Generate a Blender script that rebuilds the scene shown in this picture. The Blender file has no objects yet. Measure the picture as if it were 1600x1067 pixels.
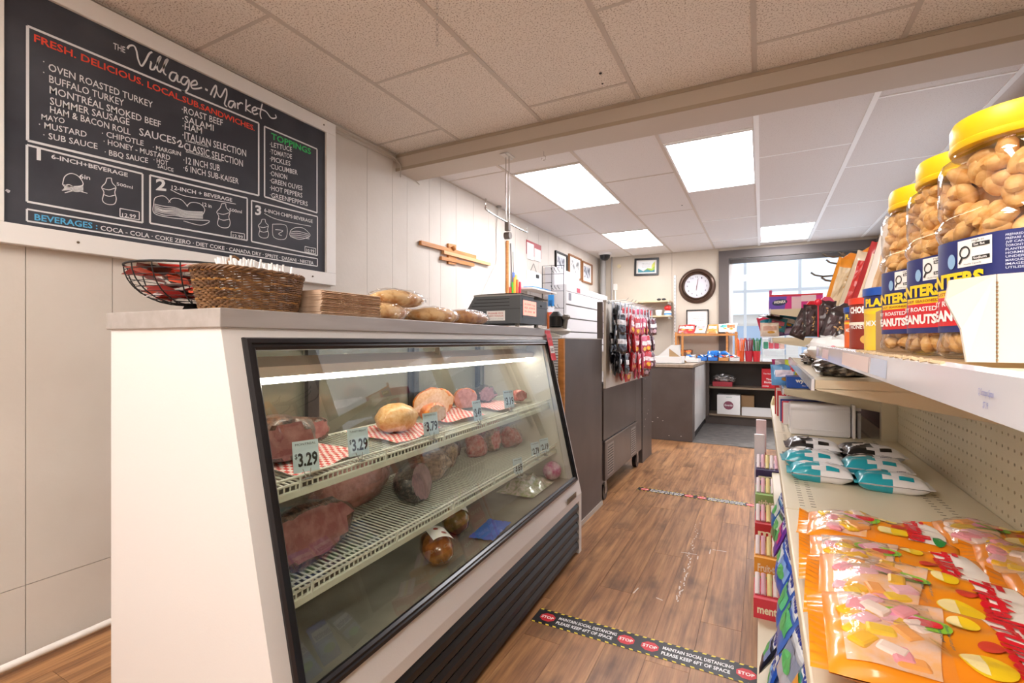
import bpy, bmesh, math, random
from mathutils import Vector, Matrix, noise
random.seed(7)
PI = math.pi
SC = bpy.context.scene
COL = SC.collection
# ------------------------------------------------------------------ camera, world, lights, exposure
F_PX, VPX, EYE, HOR = 750.0, 1190.0, 1.15, 533.5
YAW = math.atan((VPX - 800) / F_PX)
cd = bpy.data.cameras.new('camera'); cam = bpy.data.objects.new('camera', cd); COL.objects.link(cam)
cd.sensor_width = 36; cd.lens = F_PX * 36 / 1600
cam.location = (0, 0, EYE); cam.rotation_euler = (PI / 2, 0, YAW); cd.clip_start = 0.02; cd.clip_end = 200
SC.camera = cam
SC.view_settings.view_transform = 'Standard'; SC.view_settings.look = 'None'
SC.view_settings.gamma = 1; SC.view_settings.use_curve_mapping = False
SC.view_settings.exposure = 0.42
W = bpy.data.worlds.new('world'); SC.world = W; W.use_nodes = True
wn = W.node_tree; bgn = wn.nodes['Background']
bgn.inputs[0].default_value = (0.80, 0.88, 1.0, 1); bgn.inputs[1].default_value = 1.5
LAMP = 16.0         # emission of the ceiling troffers
LAMP_FILL = 14.0  # emission of the fill panels added behind the camera
CASE_LAMP = 11.0    # tube in the meat case
sun = bpy.data.lights.new('sun', 'SUN'); sun.energy = 2.0; sun.angle = 0.3; sun.color = (1, .96, .9)
so = bpy.data.objects.new('sun', sun); COL.objects.link(so); so.rotation_euler = (math.radians(50), 0, math.radians(160))

# ------------------------------------------------------------------ measuring helpers (survey of the photo onto known planes)
_c, _s = math.cos(YAW), math.sin(YAW)
def _ray(px, py):
    X = (px - 800) / F_PX; U = (HOR - py) / F_PX
    return (X * _c - _s, X * _s + _c, U)
def atz(px, py, z):
    r = _ray(px, py); k = (z - EYE) / r[2]; return Vector((r[0] * k, r[1] * k, z))
def atx(px, py, x):
    r = _ray(px, py); k = x / r[0]; return Vector((x, r[1] * k, EYE + r[2] * k))
def aty(px, py, y):
    r = _ray(px, py); k = y / r[1]; return Vector((r[0] * k, y, EYE + r[2] * k))

# ------------------------------------------------------------------ materials
def lin(c):
    if isinstance(c, str):
        c = c.lstrip('#'); c = [int(c[i:i + 2], 16) / 255 for i in (0, 2, 4)]
    return tuple(((v / 12.92) if v <= .04045 else ((v + .055) / 1.055) ** 2.4) for v in c) + (1,)
MATS = {}
def mat(name, col, rough=.5, metal=0, col2=None, nscale=8, nstretch=(1, 1, 1), contrast=(.35, .65), bump=0, bscale=60,
        coat=0, emit=0, spec=.5, rnd=0, sss=0, ndetail=4):
    key = name
    if key in MATS: return MATS[key]
    m = bpy.data.materials.new(name); MATS[key] = m; m.use_nodes = True
    nt = m.node_tree; N = nt.nodes; L = nt.links; b = N['Principled BSDF']
    b.inputs['Base Color'].default_value = lin(col); b.inputs['Roughness'].default_value = rough
    b.inputs['Metallic'].default_value = metal; b.inputs['Specular IOR Level'].default_value = spec
    if coat: b.inputs['Coat Weight'].default_value = coat; b.inputs['Coat Roughness'].default_value = .08
    if emit: b.inputs['Emission Color'].default_value = lin(col); b.inputs['Emission Strength'].default_value = emit
    if sss:
        b.inputs['Subsurface Weight'].default_value = sss; b.inputs['Subsurface Radius'].default_value = (.01, .005, .003)
    if col2 or bump:
        tc = N.new('ShaderNodeTexCoord'); mp = N.new('ShaderNodeMapping'); L.new(tc.outputs['Object'], mp.inputs[0])
        mp.inputs['Scale'].default_value = nstretch
    csock = None
    if col2:
        no = N.new('ShaderNodeTexNoise'); no.inputs['Scale'].default_value = nscale; no.inputs['Detail'].default_value = ndetail
        L.new(mp.outputs[0], no.inputs['Vector'])
        cr = N.new('ShaderNodeValToRGB'); cr.color_ramp.elements[0].position = contrast[0]; cr.color_ramp.elements[1].position = contrast[1]
        cr.color_ramp.elements[0].color = lin(col); cr.color_ramp.elements[1].color = lin(col2)
        L.new(no.outputs['Fac'], cr.inputs[0]); csock = cr.outputs[0]
    if rnd:
        oi = N.new('ShaderNodeObjectInfo'); mr = N.new('ShaderNodeMapRange'); mr.inputs[3].default_value = 1 - rnd; mr.inputs[4].default_value = 1 + rnd
        L.new(oi.outputs['Random'], mr.inputs[0]); hs = N.new('ShaderNodeHueSaturation'); L.new(mr.outputs[0], hs.inputs['Value'])
        if csock: L.new(csock, hs.inputs['Color'])
        else: hs.inputs['Color'].default_value = lin(col)
        csock = hs.outputs[0]
    if csock: L.new(csock, b.inputs['Base Color'])
    if bump:
        nb = N.new('ShaderNodeTexNoise'); nb.inputs['Scale'].default_value = bscale; nb.inputs['Detail'].default_value = 3
        L.new(mp.outputs[0], nb.inputs['Vector'])
        bp = N.new('ShaderNodeBump'); bp.inputs['Strength'].default_value = bump; bp.inputs['Distance'].default_value = .004
        L.new(nb.outputs['Fac'], bp.inputs['Height']); L.new(bp.outputs[0], b.inputs['Normal'])
    return m
def glass(name, tint='#ffffff', refl=.06, rough=.0, opac=0.0, bump=0):
    if name in MATS: return MATS[name]
    m = bpy.data.materials.new(name); MATS[name] = m; m.use_nodes = True
    nt = m.node_tree; N = nt.nodes; L = nt.links; N.remove(N['Principled BSDF']); out = N['Material Output']
    tr = N.new('ShaderNodeBsdfTransparent'); tr.inputs[0].default_value = lin(tint)
    gl = N.new('ShaderNodeBsdfGlossy'); gl.inputs['Roughness'].default_value = rough
    lw = N.new('ShaderNodeLayerWeight'); lw.inputs[0].default_value = .5
    pw = N.new('ShaderNodeMath'); pw.operation = 'POWER'; pw.inputs[1].default_value = 4.5; L.new(lw.outputs['Facing'], pw.inputs[0])
    ml = N.new('ShaderNodeMath'); ml.operation = 'MULTIPLY_ADD'; ml.inputs[1].default_value = 1 - refl; ml.inputs[2].default_value = refl; L.new(pw.outputs[0], ml.inputs[0])
    mx = N.new('ShaderNodeMixShader'); L.new(ml.outputs[0], mx.inputs[0]); L.new(tr.outputs[0], mx.inputs[1]); L.new(gl.outputs[0], mx.inputs[2])
    last = mx
    if opac:
        df = N.new('ShaderNodeBsdfDiffuse'); df.inputs[0].default_value = lin(tint)
        m2 = N.new('ShaderNodeMixShader'); m2.inputs[0].default_value = opac; L.new(mx.outputs[0], m2.inputs[1]); L.new(df.outputs[0], m2.inputs[2]); last = m2
    if bump:
        nb = N.new('ShaderNodeTexNoise'); nb.inputs['Scale'].default_value = 40
        tc = N.new('ShaderNodeTexCoord'); L.new(tc.outputs['Object'], nb.inputs['Vector'])
        bp = N.new('ShaderNodeBump'); bp.inputs['Strength'].default_value = bump; bp.inputs['Distance'].default_value = .01
        L.new(nb.outputs['Fac'], bp.inputs['Height']); L.new(bp.outputs[0], gl.inputs['Normal']); L.new(bp.outputs[0], lw.inputs['Normal'])
    L.new(last.outputs[0], out.inputs[0])
    return m
def plank_mat():
    m = bpy.data.materials.new('vinyl_plank'); m.use_nodes = True; nt = m.node_tree; N = nt.nodes; L = nt.links; b = N['Principled BSDF']
    tc = N.new('ShaderNodeTexCoord'); oi = N.new('ShaderNodeObjectInfo')
    cmb = N.new('ShaderNodeVectorMath'); cmb.operation = 'SCALE'; cmb.inputs[0].default_value = (13, 37, 5); L.new(oi.outputs['Random'], cmb.inputs['Scale'])
    ad = N.new('ShaderNodeVectorMath'); L.new(tc.outputs['Object'], ad.inputs[0]); L.new(cmb.outputs[0], ad.inputs[1])
    def noise_(scale, st, det=5):
        mp = N.new('ShaderNodeMapping'); mp.inputs['Scale'].default_value = st; L.new(ad.outputs[0], mp.inputs[0])
        no = N.new('ShaderNodeTexNoise'); no.inputs['Scale'].default_value = scale; no.inputs['Detail'].default_value = det; no.inputs['Roughness'].default_value = .6
        L.new(mp.outputs[0], no.inputs['Vector']); return no.outputs['Fac']
    def ramp(s, els):
        cr = N.new('ShaderNodeValToRGB'); cr.color_ramp.elements[0].position = els[0][0]; cr.color_ramp.elements[0].color = lin(els[0][1])
        cr.color_ramp.elements[1].position = els[-1][0]; cr.color_ramp.elements[1].color = lin(els[-1][1])
        for p, c in els[1:-1]: e = cr.color_ramp.elements.new(p); e.color = lin(c)
        L.new(s, cr.inputs[0]); return cr.outputs[0]
    a = ramp(noise_(4, (7, .6, 1)), [(.3, '#7b5233'), (.5, '#a07149'), (.72, '#bb8b5c')])
    g = ramp(noise_(5, (20, .5, 1)), [(.35, '#a8a8a8'), (.6, '#ffffff')])
    k = ramp(noise_(3.2, (1.8, 1, 1), 3), [(.30, '#5f524b'), (.47, '#ffffff')])
    m1 = N.new('ShaderNodeMix'); m1.data_type = 'RGBA'; m1.blend_type = 'MULTIPLY'; m1.inputs[0].default_value = .5; L.new(a, m1.inputs[6]); L.new(g, m1.inputs[7])
    m2 = N.new('ShaderNodeMix'); m2.data_type = 'RGBA'; m2.blend_type = 'MULTIPLY'; m2.inputs[0].default_value = .55; L.new(m1.outputs[2], m2.inputs[6]); L.new(k, m2.inputs[7])
    hs = N.new('ShaderNodeHueSaturation'); mr = N.new('ShaderNodeMapRange'); mr.inputs[3].default_value = .95; mr.inputs[4].default_value = 1.18
    L.new(oi.outputs['Random'], mr.inputs[0]); L.new(mr.outputs[0], hs.inputs['Value']); L.new(m2.outputs[2], hs.inputs['Color'])
    L.new(hs.outputs[0], b.inputs['Base Color']); b.inputs['Roughness'].default_value = .42
    return m
def tile_mat(name, base, dot, amount):
    m = bpy.data.materials.new(name); m.use_nodes = True; nt = m.node_tree; N = nt.nodes; L = nt.links; b = N['Principled BSDF']
    tc = N.new('ShaderNodeTexCoord'); no = N.new('ShaderNodeTexNoise'); no.inputs['Scale'].default_value = 150; no.inputs['Detail'].default_value = 2
    L.new(tc.outputs['Object'], no.inputs['Vector'])
    cr = N.new('ShaderNodeValToRGB'); cr.color_ramp.elements[0].position = amount; cr.color_ramp.elements[1].position = amount + .05
    cr.color_ramp.elements[0].color = lin(dot); cr.color_ramp.elements[1].color = lin(base); L.new(no.outputs['Fac'], cr.inputs[0])
    L.new(cr.outputs[0], b.inputs['Base Color']); b.inputs['Roughness'].default_value = .95
    return m
def checker_mat():
    m = bpy.data.materials.new('check_paper'); m.use_nodes = True; nt = m.node_tree; N = nt.nodes; L = nt.links; b = N['Principled BSDF']
    tc = N.new('ShaderNodeTexCoord'); ch = N.new('ShaderNodeTexChecker'); ch.inputs['Scale'].default_value = 80
    ch.inputs[1].default_value = lin('#e04840'); ch.inputs[2].default_value = lin('#fbeeea'); L.new(tc.outputs['Object'], ch.inputs[0])
    L.new(ch.outputs[0], b.inputs['Base Color']); b.inputs['Roughness'].default_value = .6
    return m

# ------------------------------------------------------------------ mesh helpers
class MB:
    def __init__(s): s.v = []; s.f = []
    def add(s, vs, fs):
        o = len(s.v); s.v += [tuple(p) for p in vs]; s.f += [tuple(i + o for i in q) for q in fs]; return s
    def box(s, x0, x1, y0, y1, z0, z1, M=None, bev=0):
        if bev:
            bm = bmesh.new(); bmesh.ops.create_cube(bm, size=1)
            for v in bm.verts: v.co = Vector(((x0 + x1) / 2 + v.co.x * (x1 - x0), (y0 + y1) / 2 + v.co.y * (y1 - y0), (z0 + z1) / 2 + v.co.z * (z1 - z0)))
            bmesh.ops.bevel(bm, geom=bm.edges[:], offset=bev, segments=2, affect='EDGES', profile=.5)
            vs = [v.co.copy() for v in bm.verts]; fs = [[v.index for v in f.verts] for f in bm.faces]; bm.free()
            if M: vs = [M @ p for p in vs]
            return s.add(vs, fs)
        vs = [Vector(p) for p in ((x0, y0, z0), (x1, y0, z0), (x1, y1, z0), (x0, y1, z0), (x0, y0, z1), (x1, y0, z1), (x1, y1, z1), (x0, y1, z1))]
        if M: vs = [M @ p for p in vs]
        return s.add(vs, [(0, 3, 2, 1), (4, 5, 6, 7), (0, 1, 5, 4), (1, 2, 6, 5), (2, 3, 7, 6), (3, 0, 4, 7)])
    def cyl(s, a, b, r, r2=None, n=12, caps=True):
        a = Vector(a); b = Vector(b); r2 = r if r2 is None else r2; d = (b - a).normalized()
        x = d.orthogonal().normalized(); y = d.cross(x)
        vs = [a + (x * math.cos(2 * PI * i / n) + y * math.sin(2 * PI * i / n)) * r for i in range(n)] + \
             [b + (x * math.cos(2 * PI * i / n) + y * math.sin(2 * PI * i / n)) * r2 for i in range(n)]
        fs = [(i, (i + 1) % n, n + (i + 1) % n, n + i) for i in range(n)]
        if caps: fs += [tuple(range(n - 1, -1, -1)), tuple(range(n, 2 * n))]
        return s.add(vs, fs)
    def tube(s, pts, r, n=8):
        pts = [Vector(p) for p in pts]; rings = []; x = None
        for i, p in enumerate(pts):
            d = (pts[min(i + 1, len(pts) - 1)] - pts[max(i - 1, 0)]).normalized()
            if x is None: x = d.orthogonal().normalized()
            x = (x - d * x.dot(d)).normalized(); y = d.cross(x)
            rr = r[i] if isinstance(r, (list, tuple)) else r
            rings.append([p + (x * math.cos(2 * PI * k / n) + y * math.sin(2 * PI * k / n)) * rr for k in range(n)])
        vs = [q for g in rings for q in g]; fs = []
        for i in range(len(pts) - 1):
            for k in range(n): fs.append((i * n + k, i * n + (k + 1) % n, (i + 1) * n + (k + 1) % n, (i + 1) * n + k))
        fs += [tuple(range(n - 1, -1, -1)), tuple((len(pts) - 1) * n + k for k in range(n))]
        return s.add(vs, fs)
    def lathe(s, prof, n=32, c=(0, 0, 0), e=2.0, M=None):
        vs = []; fs = []
        for r, z in prof:
            for i in range(n):
                a = 2 * PI * i / n; ca, sa = math.cos(a), math.sin(a); k = (abs(ca) ** e + abs(sa) ** e) ** (-1 / e)
                p = Vector((c[0] + r * k * ca, c[1] + r * k * sa, c[2] + z)); vs.append(M @ p if M else p)
        m = len(prof)
        for j in range(m - 1):
            for i in range(n): fs.append((j * n + i, j * n + (i + 1) % n, (j + 1) * n + (i + 1) % n, (j + 1) * n + i))
        if prof[0][0] > 1e-5: fs.append(tuple(range(n - 1, -1, -1)))
        if prof[-1][0] > 1e-5: fs.append(tuple((m - 1) * n + i for i in range(n)))
        return s.add(vs, fs)
    def prism(s, poly, a0, a1, axis='y', M=None):
        n = len(poly)
        def P(u, w, t): return Vector({'y': (u, t, w), 'x': (t, u, w), 'z': (u, w, t)}[axis])
        vs = [P(u, w, a0) for u, w in poly] + [P(u, w, a1) for u, w in poly]
        if M: vs = [M @ p for p in vs]
        return s.add(vs, [tuple(range(n - 1, -1, -1)), tuple(range(n, 2 * n))] + [(i, (i + 1) % n, n + (i + 1) % n, n + i) for i in range(n)])
    def grid(s, fn, nu, nv, closed=False):
        vs = [fn(i / nu, j / nv) for j in range(nv + 1) for i in range(nu + 1)]
        fs = [(j * (nu + 1) + i, j * (nu + 1) + i + 1, (j + 1) * (nu + 1) + i + 1, (j + 1) * (nu + 1) + i) for j in range(nv) for i in range(nu)]
        return s.add(vs, fs)
    def ball(s, c, r, n=8, m=6, M=None):
        c = Vector(c); rx, ry, rz = (r, r, r) if not hasattr(r, '__len__') else r
        vs = [(0, 0, -rz)] + [(rx * math.cos(2 * PI * i / n) * math.sin(PI * j / m), ry * math.sin(2 * PI * i / n) * math.sin(PI * j / m), -rz * math.cos(PI * j / m)) for j in range(1, m) for i in range(n)] + [(0, 0, rz)]
        fs = [(0, 1 + (i + 1) % n, 1 + i) for i in range(n)]
        for j in range(m - 2):
            for i in range(n): a = 1 + j * n; fs.append((a + i, a + (i + 1) % n, a + n + (i + 1) % n, a + n + i))
        t = len(vs) - 1; a = 1 + (m - 2) * n; fs += [(a + i, a + (i + 1) % n, t) for i in range(n)]
        vs = [Vector(v) for v in vs]
        if M: vs = [M @ v for v in vs]
        return s.add([v + c for v in vs], fs)
    def mesh(s, name, m, smooth=False):
        me = bpy.data.meshes.new(name); me.from_pydata(s.v, [], s.f)
        bm = bmesh.new(); bm.from_mesh(me); bmesh.ops.recalc_face_normals(bm, faces=bm.faces); bm.to_mesh(me); bm.free()
        if smooth:
            me.polygons.foreach_set('use_smooth', [True] * len(me.polygons))
            try: me.set_sharp_from_angle(angle=math.radians(38))
            except Exception: pass
        if m: me.materials.append(m)
        me.update(); return me
def ob(name, mb, m=None, parent=None, loc=(0, 0, 0), rot=(0, 0, 0), smooth=False, label=None, kind=None):
    me = mb.mesh(name, m, smooth) if isinstance(mb, MB) else mb
    o = bpy.data.objects.new(name, me); COL.objects.link(o); o.location = loc; o.rotation_euler = rot
    if parent: o.parent = parent
    if label: o['label'] = label
    if kind: o['kind'] = kind
    return o
def thing(name, label, cat, loc=(0, 0, 0), rotz=0, group=None, rot=None):
    o = bpy.data.objects.new(name, None); COL.objects.link(o); o.location = loc; o.rotation_euler = rot if rot else (0, 0, rotz); o.empty_display_size = .05
    o['label'] = label; o['category'] = cat
    if group: o['group'] = group
    return o
def tag(o, label, cat, group=None, kind=None):
    o['label'] = label; o['category'] = cat
    if group: o['group'] = group
    if kind: o['kind'] = kind
    return o
def struct(name, mb, m, parent=None, smooth=False, **k):
    o = ob(name, mb, m, parent, smooth=smooth, **k)
    if not parent: o['kind'] = 'structure'
    return o
def dup(root, loc=None, rotz=None, label=None, group=None, rot=None, scale=None):
    r = root.copy(); COL.objects.link(r)
    if loc is not None: r.location = loc
    if rot is not None: r.rotation_euler = rot
    elif rotz is not None: r.rotation_euler = (0, 0, rotz)
    if scale is not None: r.scale = scale
    if label: r['label'] = label
    if group: r['group'] = group
    for ch in list(root.children):
        c = ch.copy(); COL.objects.link(c); c.parent = r
        for g in list(ch.children):
            d = g.copy(); COL.objects.link(d); d.parent = c
    return r
# ---- lettering: 2D outline mesh, then mapped by a function (u, v, w) -> point
_tc = {}
def text_geo(s, bold=0.0, shear=0.0):
    k = (s, bold, shear)
    if k in _tc: return _tc[k]
    cu = bpy.data.curves.new('t', 'FONT'); cu.body = s; cu.size = 1; cu.offset = bold; cu.shear = shear; cu.resolution_u = 2
    o = bpy.data.objects.new('t', cu); COL.objects.link(o)
    dg = bpy.context.evaluated_depsgraph_get(); dg.update(); me = bpy.data.meshes.new_from_object(o.evaluated_get(dg))
    vs = [tuple(v.co) for v in me.vertices]; fs = [tuple(p.vertices) for p in me.polygons]
    bpy.data.objects.remove(o); bpy.data.curves.remove(cu); bpy.data.meshes.remove(me)
    if not vs: vs = [(0, 0, 0)]
    x0 = min(v[0] for v in vs); x1 = max(v[0] for v in vs); y0 = 0; y1 = .73
    _tc[k] = (vs, fs, x0, x1); return _tc[k]
def letter(mb, s, fn, u0, u1, v0, h, bold=.0, shear=0, slope=0):
    """string s fitted between u0..u1 on baseline v0 with cap height h; fn(u,v)->point"""
    vs, fs, x0, x1 = text_geo(s, bold, shear); w = max(x1 - x0, 1e-3)
    out = [fn(u0 + (v[0] - x0) / w * (u1 - u0), v0 + slope * (v[0] - x0) / w + v[1] / .73 * h) for v in vs]
    mb.add(out, fs); return mb
def strokes(mb, paths, fn, wd):
    """flat pen strokes: each path a list of (u,v)"""
    for pa in paths:
        n = len(pa); L_ = []; R_ = []
        for i, (u, v) in enumerate(pa):
            a = pa[max(i - 1, 0)]; b = pa[min(i + 1, n - 1)]; dx, dy = b[0] - a[0], b[1] - a[1]; l = math.hypot(dx, dy) or 1
            nx, ny = -dy / l * wd / 2, dx / l * wd / 2; L_.append(fn(u + nx, v + ny)); R_.append(fn(u - nx, v - ny))
        mb.add(L_ + R_, [(i, i + 1, n + i + 1, n + i) for i in range(n - 1)])
    return mb
def patch(mb, fn, u0, u1, v0, v1, nu=6, nv=6): return mb.grid(lambda a, b: fn(u0 + a * (u1 - u0), v0 + b * (v1 - v0)), nu, nv)
def disc(mb, fn, cu, cv, ru, rv, n=20, rings=3, rot=0, a0=0, a1=2 * PI):
    vs = [fn(cu, cv)]; fs = []; cr, sr = math.cos(rot), math.sin(rot); m = n + 1
    for j in range(1, rings + 1):
        for i in range(m):
            a = a0 + (a1 - a0) * i / n; x = ru * math.cos(a) * j / rings; y = rv * math.sin(a) * j / rings
            vs.append(fn(cu + x * cr - y * sr, cv + x * sr + y * cr))
    for i in range(n): fs.append((0, 1 + i, 2 + i))
    for j in range(rings - 1):
        for i in range(n): a = 1 + j * m; fs.append((a + i, a + i + 1, a + m + i + 1, a + m + i))
    return mb.add(vs, fs)
def smooth_path(pts, k=6):
    out = []; P = [pts[0]] + list(pts) + [pts[-1]]
    for i in range(1, len(P) - 2):
        p0, p1, p2, p3 = P[i - 1], P[i], P[i + 1], P[i + 2]
        for j in range(k):
            t = j / k
            out.append(tuple(.5 * (2 * p1[d] + (p2[d] - p0[d]) * t + (2 * p0[d] - 5 * p1[d] + 4 * p2[d] - p3[d]) * t * t + (3 * p1[d] - p0[d] - 3 * p2[d] + p3[d]) * t ** 3) for d in range(len(p1))))
    out.append(tuple(pts[-1])); return out

# common materials
white_paint = mat('white_paint', '#e9e4e0', .45, col2='#dfd9d4', nscale=3)
wall_paint = mat('wall_paint', '#d9d0c6', .6, col2='#d2c8bd', nscale=2.5, bump=.15, bscale=40)
far_paint = mat('far_wall_paint', '#cfc4b4', .65, col2='#c8bcab', nscale=2)
beam_paint = mat('beam_paint', '#cbbfb2', .6)
dark_trim = mat('dark_trim', '#5f5754', .5)
black_pl = mat('black_plastic', '#141214', .35)
black_mt = mat('black_matte', '#1c1a1a', .7)
steel = mat('steel', '#b9b6b4', .28, 1)
chrome = mat('chrome', '#d5d3d2', .15, 1)
brown_lam = mat('brown_laminate', '#5a504b', .42, col2='#534944', nscale=5, spec=.4)
tan_metal = mat('tan_metal', '#d8ccb2', .38, spec=.5)
cream = mat('cream', '#efe9dd', .5)
paper_w = mat('paper_white', '#f4f2ef', .6)
wood = mat('light_wood', '#c98a4b', .5, col2='#b5743a', nscale=6, nstretch=(1, 1, 8))
oak_edge = mat('oak_edge', '#c17f35', .5, col2='#a86a28', nscale=10, nstretch=(1, 1, 4))
card = mat('cardboard', '#a88963', .85, col2='#9a7b56', nscale=5)
lamp_m = mat('troffer_light', '#fdfbff', .5, emit=LAMP); lamp_fill = mat('fill_panel_light', '#fffaf4', .5, emit=LAMP_FILL)
clear = glass('clear_glass')
film = glass('clear_film', '#ffffff', refl=.04, rough=.12, opac=.02, bump=.6)
def C(h, r=.4, **k): return mat('col_' + h.strip('#') + ('_%d' % int(r * 100)), h, r, **k)

# ------------------------------------------------------------------ room shell
XL, XR, YN, YF, ZC = -2.35, 1.32, -2.6, 7.6, 2.5
fl = struct('floor', MB().box(XL - .1, XR + .1, YN - .1, YF + .1, -.12, -.006), mat('subfloor', '#3a2c22', .8))
pm = plank_mat()
PWD, PLN = .152, 1.22
def plank_mesh(w, l): return MB().box(0, w - .0012, 0, l - .0012, -.006, 0).mesh('plank', pm)
full = plank_mesh(PWD, PLN)
i = 0; x = XL
offs = [0, .47, .83, .21, 1.02, .6, .33, .9]
while x < .16:
    y = -1.3 - offs[i % 8] + (i * .077) % .2
    while y < 5.8:
        l = min(PLN, 5.8 - y)
        w = PWD
        me = full if l >= PLN - 1e-6 else plank_mesh(w, l)
        if l > .05: ob('plank', me, None, fl, loc=(x, y, 0))
        y += PLN
    x += PWD; i += 1
ob('floor_filler', MB().box(.17, XR, YN, YF, -.006, -.001).box(XL, .17, YN, -1.2, -.006, -.001), mat('plank_far', '#84603f', .5), fl)
ob('grey_floor_mat', MB().box(-1.3, .35, 5.8, 7.4, -.006, .003), mat('grey_mat', '#625d58', .6, col2='#413d3a', nscale=9, nstretch=(1, 3, 1), contrast=(.4, .6)), fl)
scr = []
for k in range(46):
    t_ = k / 46; q = atz(1060 + 32 * t_ + random.uniform(-4, 4), 940 - 125 * t_, 0); dd = random.uniform(.006, .03) * (1.4 - t_)
    scr.append([(q.x, q.y), (q.x + random.uniform(-.006, .006), q.y + dd)])
scr += [[(-.39, 2.75), (-.31, 2.758)], [(-.30, 2.70), (-.302, 2.74)], [(-.25, 2.80), (-.25, 2.86)], [(-.24, 2.865), (-.17, 2.87)], [(-.52, 2.2), (-.51, 2.26)], [(-.42, 2.21), (-.39, 2.2)]]
ob('worn_scratch', strokes(MB(), scr, lambda u, v: Vector((u, v, .0006)), .005), C('#cfc6bb', .6), fl, kind='stuff')

# left wall: vertical grooved panels
wl = struct('wall_left', MB().box(XL - .12, XL - .012, YN, YF, 0, ZC + .1), mat('wall_backing', '#8f8478', .8))
seams = [YN, -1.9, -1.4, -.9, -.4, .1, .48, .725, .985, 1.26, 1.55, 1.83, 2.1, 2.41, 2.66, 2.82, 3.09, 3.24, 3.47, 3.75, 4.03, 4.3, 4.6, 4.9, 5.2, 5.5, 5.8, 6.1, 6.4, 6.75, 7.1, YF]
for a, b in zip(seams[:-1], seams[1:]):
    if b <= 2.42 and a > -.5:
        ob('wall_panel', MB().box(XL - .012, XL, a + .0012, b - .0012, 0, .272), wall_paint, wl)
        ob('wall_panel', MB().box(XL - .012, XL + .0005, a + .0012, b - .0012, .2745, ZC), wall_paint, wl)
    else:
        ob('wall_panel', MB().box(XL - .012, XL, a + .0012, b - .0012, 0, ZC), wall_paint, wl)
# far wall with window opening
WX0, WX1, WZ0, WZ1 = -.42, 1.22, .85, 2.34
wf = struct('wall_back', MB().box(XL - .12, WX0, YF, YF + .14, 0, ZC + .1).box(WX1, XR + .12, YF, YF + .14, 0, ZC + .1)
       .box(WX0, WX1, YF, YF + .14, 0, WZ0).box(WX0, WX1, YF, YF + .14, WZ1, ZC + .1), far_paint)
ob('wall_seam', MB().box(-.556, -.552, YF - .002, YF, 0, ZC).box(-1.212, -1.208, YF - .002, YF, 0, ZC), mat('seam', '#a0968a', .8), wf)
struct('trim_1', MB().box(WX0 - .13, WX0, YF - .03, YF, .6, WZ1 + .12).box(WX0, WX1, YF - .03, YF, WZ1, WZ1 + .12).box(WX1, WX1 + .1, YF - .03, YF, .6, WZ1 + .12), dark_trim)
wi = struct('window_1', MB().box(WX0, WX0 + .05, YF, YF + .08, WZ0, WZ1).box(WX1 - .05, WX1, YF, YF + .08, WZ0, WZ1)
       .box(WX0 + .05, WX1 - .05, YF, YF + .08, WZ1 - .05, WZ1).box(WX0 + .05, WX1 - .05, YF, YF + .08, WZ0, WZ0 + .05), mat('window_reveal', '#d8d6d4', .5))
ob('pane', MB().box(WX0 + .05, WX1 - .05, YF + .05, YF + .056, WZ0 + .05, WZ1 - .05), clear, wi)
ob('blind_rail', MB().box(WX0 + .01, WX1 - .01, YF - .02, YF + .03, WZ1 - .07, WZ1 - .01), mat('dark_rail', '#3b3634', .4), wi)
# right wall with windows (daylight side)
wr = struct('wall_right', MB().box(XR, XR + .12, YN, 3.3, 0, ZC + .1).box(XR, XR + .12, 3.3, YF, 0, .9).box(XR, XR + .12, 3.3, YF, 2.33, ZC + .1)
       .box(XR, XR + .12, 7.35, YF, .9, 2.33).box(XR, XR + .12, 5.3, 5.5, .9, 2.33), far_paint)
struct('trim_2', MB().box(XR - .03, XR, 3.2, YF - .03, 2.33, 2.45).box(XR - .03, XR, 3.2, 3.3, .8, 2.33).box(XR - .03, XR, 7.3, 7.42, .8, 2.33), dark_trim)
w2 = struct('window_2', MB().box(XR + .02, XR + .06, 3.3, 5.3, .9, .95).box(XR + .02, XR + .06, 3.3, 5.3, 2.28, 2.33).box(XR + .02, XR + .06, 5.5, 7.35, .9, .95), C('#d8d6d4'))
ob('pane', MB().box(XR + .03, XR + .036, 3.3, 5.3, .95, 2.28).box(XR + .03, XR + .036, 5.5, 7.35, .95, 2.33), clear, w2)
struct('wall_front', MB().box(XL - .12, XR + .12, YN - .12, YN, 0, ZC + .1), white_paint)
# ceiling
ce = struct('ceiling', MB().box(XL - .12, XR + .12, YN - .12, YF + .14, ZC + .02, ZC + .12), mat('plenum', '#b8aea4', .9))
t_near = tile_mat('tile_fissured', '#f2e8de', '#b9a899', .385)
t_far = tile_mat('tile_plain', '#e4dfdd', '#cfc8c4', .33)
cols = [XL, -1.8, -1.2, -.61, -.03, .56, 1.15, XR]
BY0, BY1, BZ = 2.70, 2.93, 2.38
near_j = [[.1, 1.3, 2.5], [-.5, .7, 1.9], [.1, 1.3, 2.5], [-.5, .7, 1.9], [.05, 1.25, 2.45], [-.5, .7, 1.9], [.1, 1.3, 2.5]]
far_j = [[3.35, 4.55, 5.75, 6.95], [3.44, 4.64, 5.85, 6.95], [4.0, 5.2, 6.4], [3.4, 4.6, 5.8, 7.0], [3.97, 5.17, 6.37, 7.37], [3.3, 4.5, 5.7, 6.9], [3.3, 4.5, 5.7]]
LIGHTS = {(1, 3.44), (1, 5.85), (3, 3.4), (4, 6.37)}
FILL_LIGHTS = {(2, -1.1), (4, -1.15), (1, -1.7)}  # unseen panels added to brighten the near part of the room
bars = MB(); barsw = MB(); lights = []
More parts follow.
